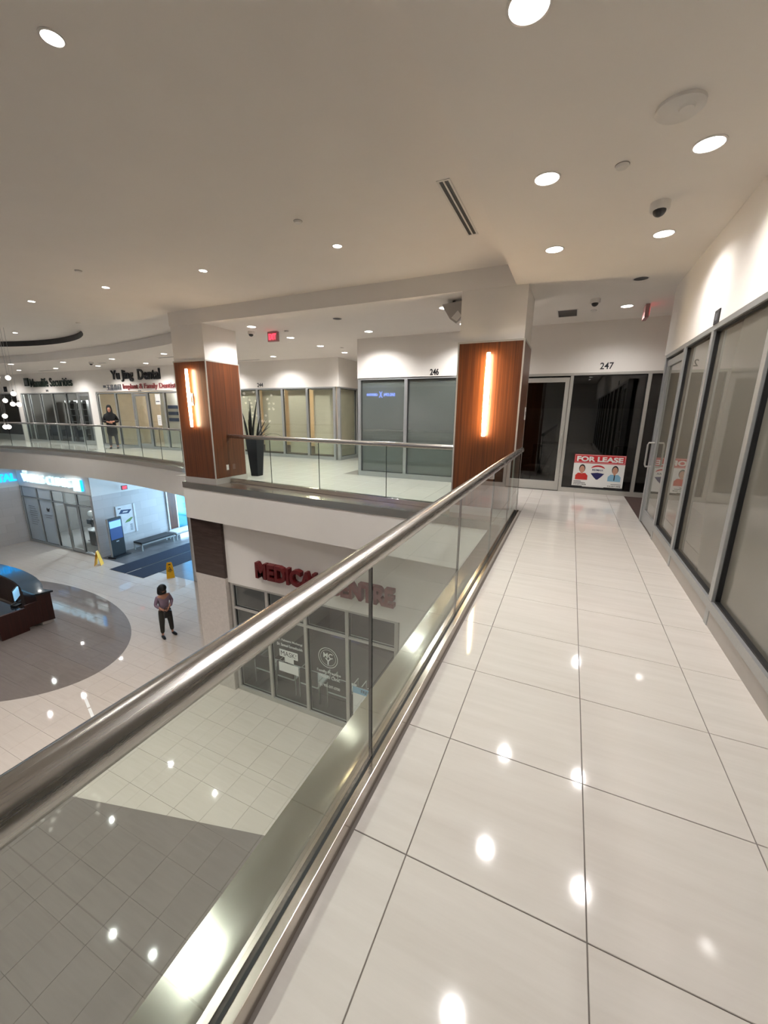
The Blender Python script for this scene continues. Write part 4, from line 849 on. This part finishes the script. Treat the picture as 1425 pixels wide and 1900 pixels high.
for k in range(14): B().box(random.uniform(.35, .5), random.uniform(.75, .95), 0, .003, .1*k, .1*k+.03).obj('print_line', 'window_print', e)
for i, (x, x2) in enumerate(((-18.0, -16.95), (-16.85, -15.77))):
    t = thing('entrance_mat', 'dark navy entrance mat strip %s' % ['beside the benches', 'nearer the tiled pillar'][i], 'mat', (x, 10.08, ZL+.002)); B().box(0, x2-x, 0, 6.5, 0, .012).obj('pile', 'mat_navy', t); b = B(); b.box(-.015, 0, 0, 6.5, 0, .01); b.box(x2-x, x2-x+.015, 0, 6.5, 0, .01); b.box(-.015, x2-x+.015, -.02, 0, 0, .01); b.obj('edging', 'black', t)
def wet_sign(x, y, rz, label):
    t = thing('wet_floor_sign', label, 'sign', (x, y, ZL), rz, 'yellow floor signs')
    for s in (-1, 1):
        b = B(); pts = [(-.15, 0), (.15, 0), (.13, .42), (.105, .62), (.03, .66), (-.03, .66), (-.105, .62), (-.13, .42)]
        f = [(px, s*(.14-.13*pz/.66), pz) for px, pz in pts]; g = [(px, s*(.14-.13*pz/.66)-s*.012, pz) for px, pz in pts]
        k = len(pts); b.v = f+g; b.f = [tuple(range(k)), tuple(reversed(range(k, 2*k)))]+[(i, i+k, (i+1) % k+k, (i+1) % k) for i in range(k)]
        b.obj('board', 'yellow', t)
        if s < 0:
            def q(px, pz): return (px, s*(.14-.13*pz/.66)-.003, pz)
            b = B(); tri = [(-.095, .3), (.095, .3), (0, .5)]; tr2 = [(-.065, .318), (.065, .318), (0, .46)]
            for i in range(3): b.poly([q(*tri[i]), q(*tri[(i+1) % 3]), q(*tr2[(i+1) % 3]), q(*tr2[i])])
            b.obj('warning_triangle', 'ink', t); B().poly([q(-.03, .33), q(.02, .33), q(.03, .37), q(.0, .42), q(-.01, .37)]).obj('warning_figure', 'ink', t); B().poly([q(-.05, .56), q(.05, .56), q(.04, .6), q(-.04, .6)]).obj('grip_hole', 'ink', t); B().poly([q(-.04, .26), q(.04, .26), q(.04, .275), q(-.04, .275)]).obj('print_line', 'ink', t)
    B().box(-.09, .09, -.012, .012, .6, .67).obj('hinge', 'yellow', t)
wet_sign(-19.0, 10.2, -.9, 'yellow wet floor sign by the clinic corner, seen side-on'); wet_sign(-14.83, 10.65, .95, 'yellow wet floor sign at the entrance mats, triangle facing us')
t = thing('floor_tape', 'pale broken tape strip on the lower floor beside grey oval', 'tape', (-10.15, 4.62, ZL+.002), -.35)
for a, c in ((0, .45), (.5, .95), (1.0, 1.4)): B().box(a, c, -.03, .03, 0, .003).obj('strip', 'paper', t)
# reception desk, curved
t = thing('reception_desk', 'curved dark wood reception desk with black counter on grey oval floor', 'desk', (0, 0, ZL))
def arc_pts(r_x, r_y, a0, a1, n, cx=-18.6, cy=5.6): return [(cx+r_x*math.cos(a0+(a1-a0)*i/n), cy+r_y*math.sin(a0+(a1-a0)*i/n)) for i in range(n+1)]
outer = arc_pts(3.7, 1.3, .75*0+.72, PI-.1, 20, -18.6, 5.7); inner = arc_pts(2.95, .75, .55, PI-.1, 20, -18.6, 5.72)
outer = [(-14.93, 6.5)]+arc_pts(3.75, 1.38, .62, PI-.2, 20, -18.4, 5.62); inner = [(-15.1, 6.08)]+arc_pts(3.05, .8, .62, PI-.2, 20, -18.4, 5.62)
bo = [(x+(.04 if x > -18.4 else -.04)*-1, y-.03) for x, y in outer]
B().prism(outer+inner[::-1], 1.06, 1.12).obj('counter_top', 'counter_black', t)
B().prism([(x-.08, y-.05) for x, y in outer]+[(x-.02, y+.03) for x, y in inner[::-1]], .1, 1.06).obj('front_panel', 'wood_dark', t)
B().prism([(x-.12, y-.08) for x, y in outer]+[(x-.02, y+.05) for x, y in inner[::-1]], 0, .1).obj('kick_base', 'plinth', t)
B().box(-18.5, -15.12, 5.1, 5.72, .7, .74).obj('work_surface', 'counter_black', t)
B().box(-15.16, -15.08, 5.05, 5.76, 0, .78).obj('end_panel', 'wood_dark', t); B().box(-18.6, -15.16, 5.08, 5.12, 0, .78).obj('modesty_panel', 'wood_dark', t); B().box(-15.16, -15.1, 5.76, 6.45, 0.1, .86).obj('end_panel', 'wood_dark', t); B().box(-18.6, -15.1, 5.04, 5.08, .78, .8).obj('edge_trim', 'alu_warm', t)
t = thing('desk_monitor', 'flat computer monitor seen from above on reception desk', 'monitor', (-15.95, 5.95, ZL+.74), 2.5); B().box(-.24, .24, -.015, .015, .12, .44).obj('screen', 'screen_pale', t); B().box(-.25, .25, .015, .04, .1, .46).obj('casing', 'ink', t); B().box(-.03, .03, .0, .05, 0, .12).obj('neck', 'ink', t); B().box(-.12, .12, -.08, .1, 0, .012).obj('foot', 'ink', t)
t = thing('desk_phone', 'black desk phone on the reception desk', 'phone', (-15.6, 5.75, ZL+.74), .4); B().box(-.1, .1, -.1, .1, 0, .06).obj('body', 'ink', t, bevel=.01); B().box(-.1, -.04, -.09, .09, .06, .09).obj('handset', 'dark_grey', t, bevel=.01)
t = thing('office_chair', 'black high-backed office chair at the reception desk', 'chair', (-16.9, 4.5, ZL), 3.0); B().box(-.28, .28, -.27, .27, .42, .52).obj('seat', 'black_cloth', t, bevel=.03); B().box(-.27, .27, .2, .3, .5, 1.2).obj('backrest', 'black_cloth', t, bevel=.04); B().tube([(0, 0, .08), (0, 0, .42)], .03, 10).obj('post', 'dark_grey', t)
for k in range(5): B().tube([(0, 0, .09), (.3*math.cos(k*1.2566), .3*math.sin(k*1.2566), .05)], .02, 6).obj('spoke', 'dark_grey', t); B().sphere((.3*math.cos(k*1.2566), .3*math.sin(k*1.2566), .032), .03, 8, 6).obj('castor', 'ink', t)
armL = None

# ------------------------------------------------------------------ people
def skin_mesh(name, chains, mat, parent, sub=2):
    """chains: lists of (x,y,z,r); joints with equal coordinates are shared"""
    V = []; R = []; E = []; idx = {}
    for ch in chains:
        prev = None
        for x, y, z, r in ch:
            k = (round(x, 4), round(y, 4), round(z, 4))
            if k not in idx: idx[k] = len(V); V.append((x, y, z)); R.append(r)
            i = idx[k]
            if prev is not None and prev != i: E.append((prev, i))
            prev = i
    me = bpy.data.meshes.new(name); me.from_pydata(V, E, []); o = bpy.data.objects.new(name, me); COL.objects.link(o)
    sk = o.modifiers.new('skin', 'SKIN'); sk.use_smooth_shade = True
    for i, r in enumerate(R):
        rr = r if isinstance(r, tuple) else (r, r); me.skin_vertices[0].data[i].radius = rr
    me.skin_vertices[0].data[0].use_root = True
    sb = o.modifiers.new('smooth', 'SUBSURF'); sb.levels = sub; sb.render_levels = sub
    dg = bpy.context.evaluated_depsgraph_get(); m2 = bpy.data.meshes.new_from_object(o.evaluated_get(dg)); bpy.data.objects.remove(o); bpy.data.meshes.remove(me)
    m2.materials.clear(); m2.materials.append(MATS[mat]); m2.name = name
    for p in m2.polygons: p.use_smooth = True
    o = bpy.data.objects.new(name, m2); COL.objects.link(o); o.parent = parent; return o
def fingers(w, d, side, up):
    """short finger chains from a wrist point w along d; side = sideways vector"""
    w, d, s, u = Vector(w), Vector(d).normalized(), Vector(side).normalized(), Vector(up).normalized()
    palm = w+d*.085; out = [[(*w, .024), (*palm, (.026))]]
    for k, (o, L) in enumerate(((-.03, .07), (-.01, .08), (.01, .075), (.03, .058))):
        a = palm+s*o; c = a+d*L*.55-u*.008; e = c+d*L*.3-u*.03
        out.append([(*palm, .026), (*a, .010), (*c, .009), (*e, .0075)])
    a = w+d*.035-s*.038; c = a+d*.045-s*.012; out.append([(*w, .024), (*a, .012), (*c, .010)]); return out
# the woman on the lower floor, facing the camera, looking down into her bag
wm_ = thing('person', 'person in mauve top and dark trousers looking into a black bag on lower floor', 'person', (-10.86, 7.45, ZL), 0)
wm_.matrix_basis = T(-10.86, 7.45, ZL, math.atan2(10.86, 7.45)+.35-.0)   # local -y faces the camera
S = 1.66/1.70
lh, rh = (-.13, -.24, 1.0), (.03, -.27, 1.02)
body = [[(0, 0, .93, (.13, .10)), (0, 0, 1.1, (.12, .09)), (0, 0, 1.3, (.145, .095)), (0, .0, 1.42, (.07, .06)), (0, -.02, 1.47, .05), (0, -.045, 1.535, (.065, .075)), (0, -.05, 1.62, (.07, .08)), (0, -.045, 1.68, .045)],
        [(0, 0, .93, (.13, .10)), (.1, 0, .86, .085), (.13, -.01, .5, .055), (.15, 0, .09, .036), (.16, -.05, .035, .035), (.175, -.17, .03, .03)], [(0, 0, .93, (.13, .10)), (-.1, 0, .86, .085), (-.13, -.03, .5, .055), (-.14, 0, .09, .036), (-.15, -.05, .035, .035), (-.16, -.17, .03, .03)],
        [(0, 0, 1.3, (.145, .095)), (.17, .0, 1.36, .055), (.25, .02, 1.12, .042), rh+(.026,)], [(0, 0, 1.3, (.145, .095)), (-.17, .0, 1.36, .055), (-.24, .0, 1.12, .042), lh+(.026,)]]
body += fingers(rh, (-.7, -.5, -.25), (0, -.3, 1), (0, -.3, 1)); body += fingers(lh, (.75, -.4, -.3), (0, -.3, 1), (0, -.3, 1))
skin_mesh('body', body, 'skin', wm_)
skin_mesh('blouse', [[(0, 0, .9, (.17, .13)), (0, 0, 1.1, (.145, .11)), (0, 0, 1.3, (.165, .115)), (0, .0, 1.41, (.08, .07))], [(0, 0, 1.3, (.165, .115)), (.165, .0, 1.35, .066), (.25, .02, 1.12, .054), (.12, -.19, 1.04, .042)], [(0, 0, 1.3, (.165, .115)), (-.165, .0, 1.35, .066), (-.24, .0, 1.12, .054), (-.185, -.14, 1.05, .042)]], 'mauve', wm_)
skin_mesh('trousers', [[(0, 0, .98, (.165, .125)), (0, 0, .88, (.16, .125))], [(0, 0, .88, (.16, .125)), (.1, 0, .8, .105), (.13, -.01, .5, .08), (.15, 0, .13, .058)], [(0, 0, .88, (.16, .125)), (-.1, 0, .8, .105), (-.13, -.03, .5, .08), (-.14, 0, .13, .058)]], 'olive', wm_)
hb = B(); hb.sphere((0, -.04, 1.635), .118, 18, 12, (1, 1.1, 1.0)); hb.obj('hair', 'hair', wm_, smooth=True); hb = B(); hb.lathe([(.04, 1.66), (.112, 1.64), (.122, 1.56), (.132, 1.47), (.125, 1.435), (.06, 1.45)], 20, (0, .035, 0)); hb.obj('hair', 'hair', wm_, smooth=True)
for s, x in ((1, .165), (-1, -.155)): skin_mesh('shoe', [[(x-.01*s, .05, .04, .045), (x, -.04, .042, .05), (x+.012*s, -.16, .036, .045), (x+.015*s, -.22, .03, .03)]], 'black', wm_)
f = B(); f.sphere((.028, -.122, 1.60), .011, 8, 6); f.obj('eye', 'ink', wm_, smooth=True); B().sphere((-.028, -.122, 1.60), .011, 8, 6).obj('eye', 'ink', wm_, smooth=True); B().sphere((0, -.135, 1.575), .014, 8, 6, (.8, 1, 1.4)).obj('nose', 'skin', wm_, smooth=True); B().sphere((0, -.12, 1.545), .02, 8, 6, (1, .4, .35)).obj('mouth', 'ink_red', wm_, smooth=True)
t = thing('handbag', 'small black handbag held open at the waist of the standing person', 'bag'); t.matrix_basis = wm_.matrix_basis.copy()
B().box(-.15, .07, -.385, -.25, .77, .97).obj('pouch', 'black', t, bevel=.03); B().tube([(-.13, -.3, .98), (-.12, -.33, 1.1), (-.05, -.34, 1.14), (.02, -.33, 1.1), (.04, -.3, .98)], .007, 6).obj('strap', 'black', t); B().tube([(-.13, -.3, .82), (-.2, -.3, .6), (-.2, -.28, .45)], .006, 5).obj('tassel', 'black', t)
# the person in a dark hooded coat in front of the dental shop
p2 = thing('person', 'person in a long black hooded coat standing outside the dental shop', 'person', (-17.7, 10.9, 0)); p2.matrix_basis = T(-17.7, 10.9, 0, math.atan2(17.7, 10.9)-.1)
lh, rh = (-.06, -.24, 1.12), (.1, -.22, 1.14)
body = [[(0, 0, .95, (.13, .10)), (0, 0, 1.12, (.12, .09)), (0, 0, 1.33, (.15, .1)), (0, .0, 1.46, (.07, .06)), (0, -.02, 1.52, .05), (0, -.035, 1.58, (.065, .075)), (0, -.035, 1.67, (.07, .08)), (0, -.03, 1.73, .045)],
        [(0, 0, .95, (.13, .10)), (.09, 0, .88, .085), (.11, -.01, .5, .055), (.12, 0, .09, .04), (.13, -.05, .035, .035), (.135, -.17, .03, .03)], [(0, 0, .95, (.13, .10)), (-.09, 0, .88, .085), (-.11, -.01, .5, .055), (-.12, 0, .09, .04), (-.13, -.05, .035, .035), (-.135, -.17, .03, .03)],
        [(0, 0, 1.33, (.15, .1)), (.17, .0, 1.4, .055), (.27, .02, 1.16, .045), rh+(.026,)], [(0, 0, 1.33, (.15, .1)), (-.17, .0, 1.4, .055), (-.27, .0, 1.16, .045), lh+(.026,)]]
body += fingers(rh, (-.8, -.4, -.1), (0, -.3, 1), (0, -.3, 1)); body += fingers(lh, (.8, -.4, -.1), (0, -.3, 1), (0, -.3, 1))
skin_mesh('body', body, 'skin', p2)
skin_mesh('coat', [[(0, 0, .5, (.23, .19)), (0, 0, .8, (.21, .17)), (0, 0, 1.1, (.18, .15)), (0, 0, 1.33, (.18, .14)), (0, .03, 1.48, (.11, .11)), (0, .03, 1.62, (.12, .11)), (0, .0, 1.75, (.1, .1)), (0, -.03, 1.82, (.06, .06))], [(0, 0, 1.33, (.18, .14)), (.17, .0, 1.38, .075), (.26, .02, 1.15, .066), (.15, -.19, 1.13, .05)], [(0, 0, 1.33, (.18, .14)), (-.17, .0, 1.38, .075), (-.26, .0, 1.15, .066), (-.13, -.19, 1.12, .05)]], 'black_cloth', p2)
skin_mesh('trousers', [[(0, 0, .9, (.15, .12)), (.09, 0, .8, .1), (.11, -.01, .5, .07), (.12, 0, .12, .055)], [(0, 0, .9, (.15, .12)), (-.09, 0, .8, .1), (-.11, -.01, .5, .07), (-.12, 0, .12, .055)]], 'dark_grey', p2)
for x in (.13, -.13): skin_mesh('shoe', [[(x, .05, .04, .045), (x, -.05, .042, .05), (x, -.16, .036, .045), (x, -.22, .03, .03)]], 'black', p2)
for x in (.028, -.028): B().sphere((x, -.112, 1.65), .011, 8, 6).obj('eye', 'ink', p2, smooth=True)
B().sphere((0, -.122, 1.62), .014, 8, 6, (.8, 1, 1.4)).obj('nose', 'skin', p2, smooth=True); B().sphere((0, -.108, 1.585), .02, 8, 6, (1, .4, .35)).obj('mouth', 'ink_red', p2, smooth=True)
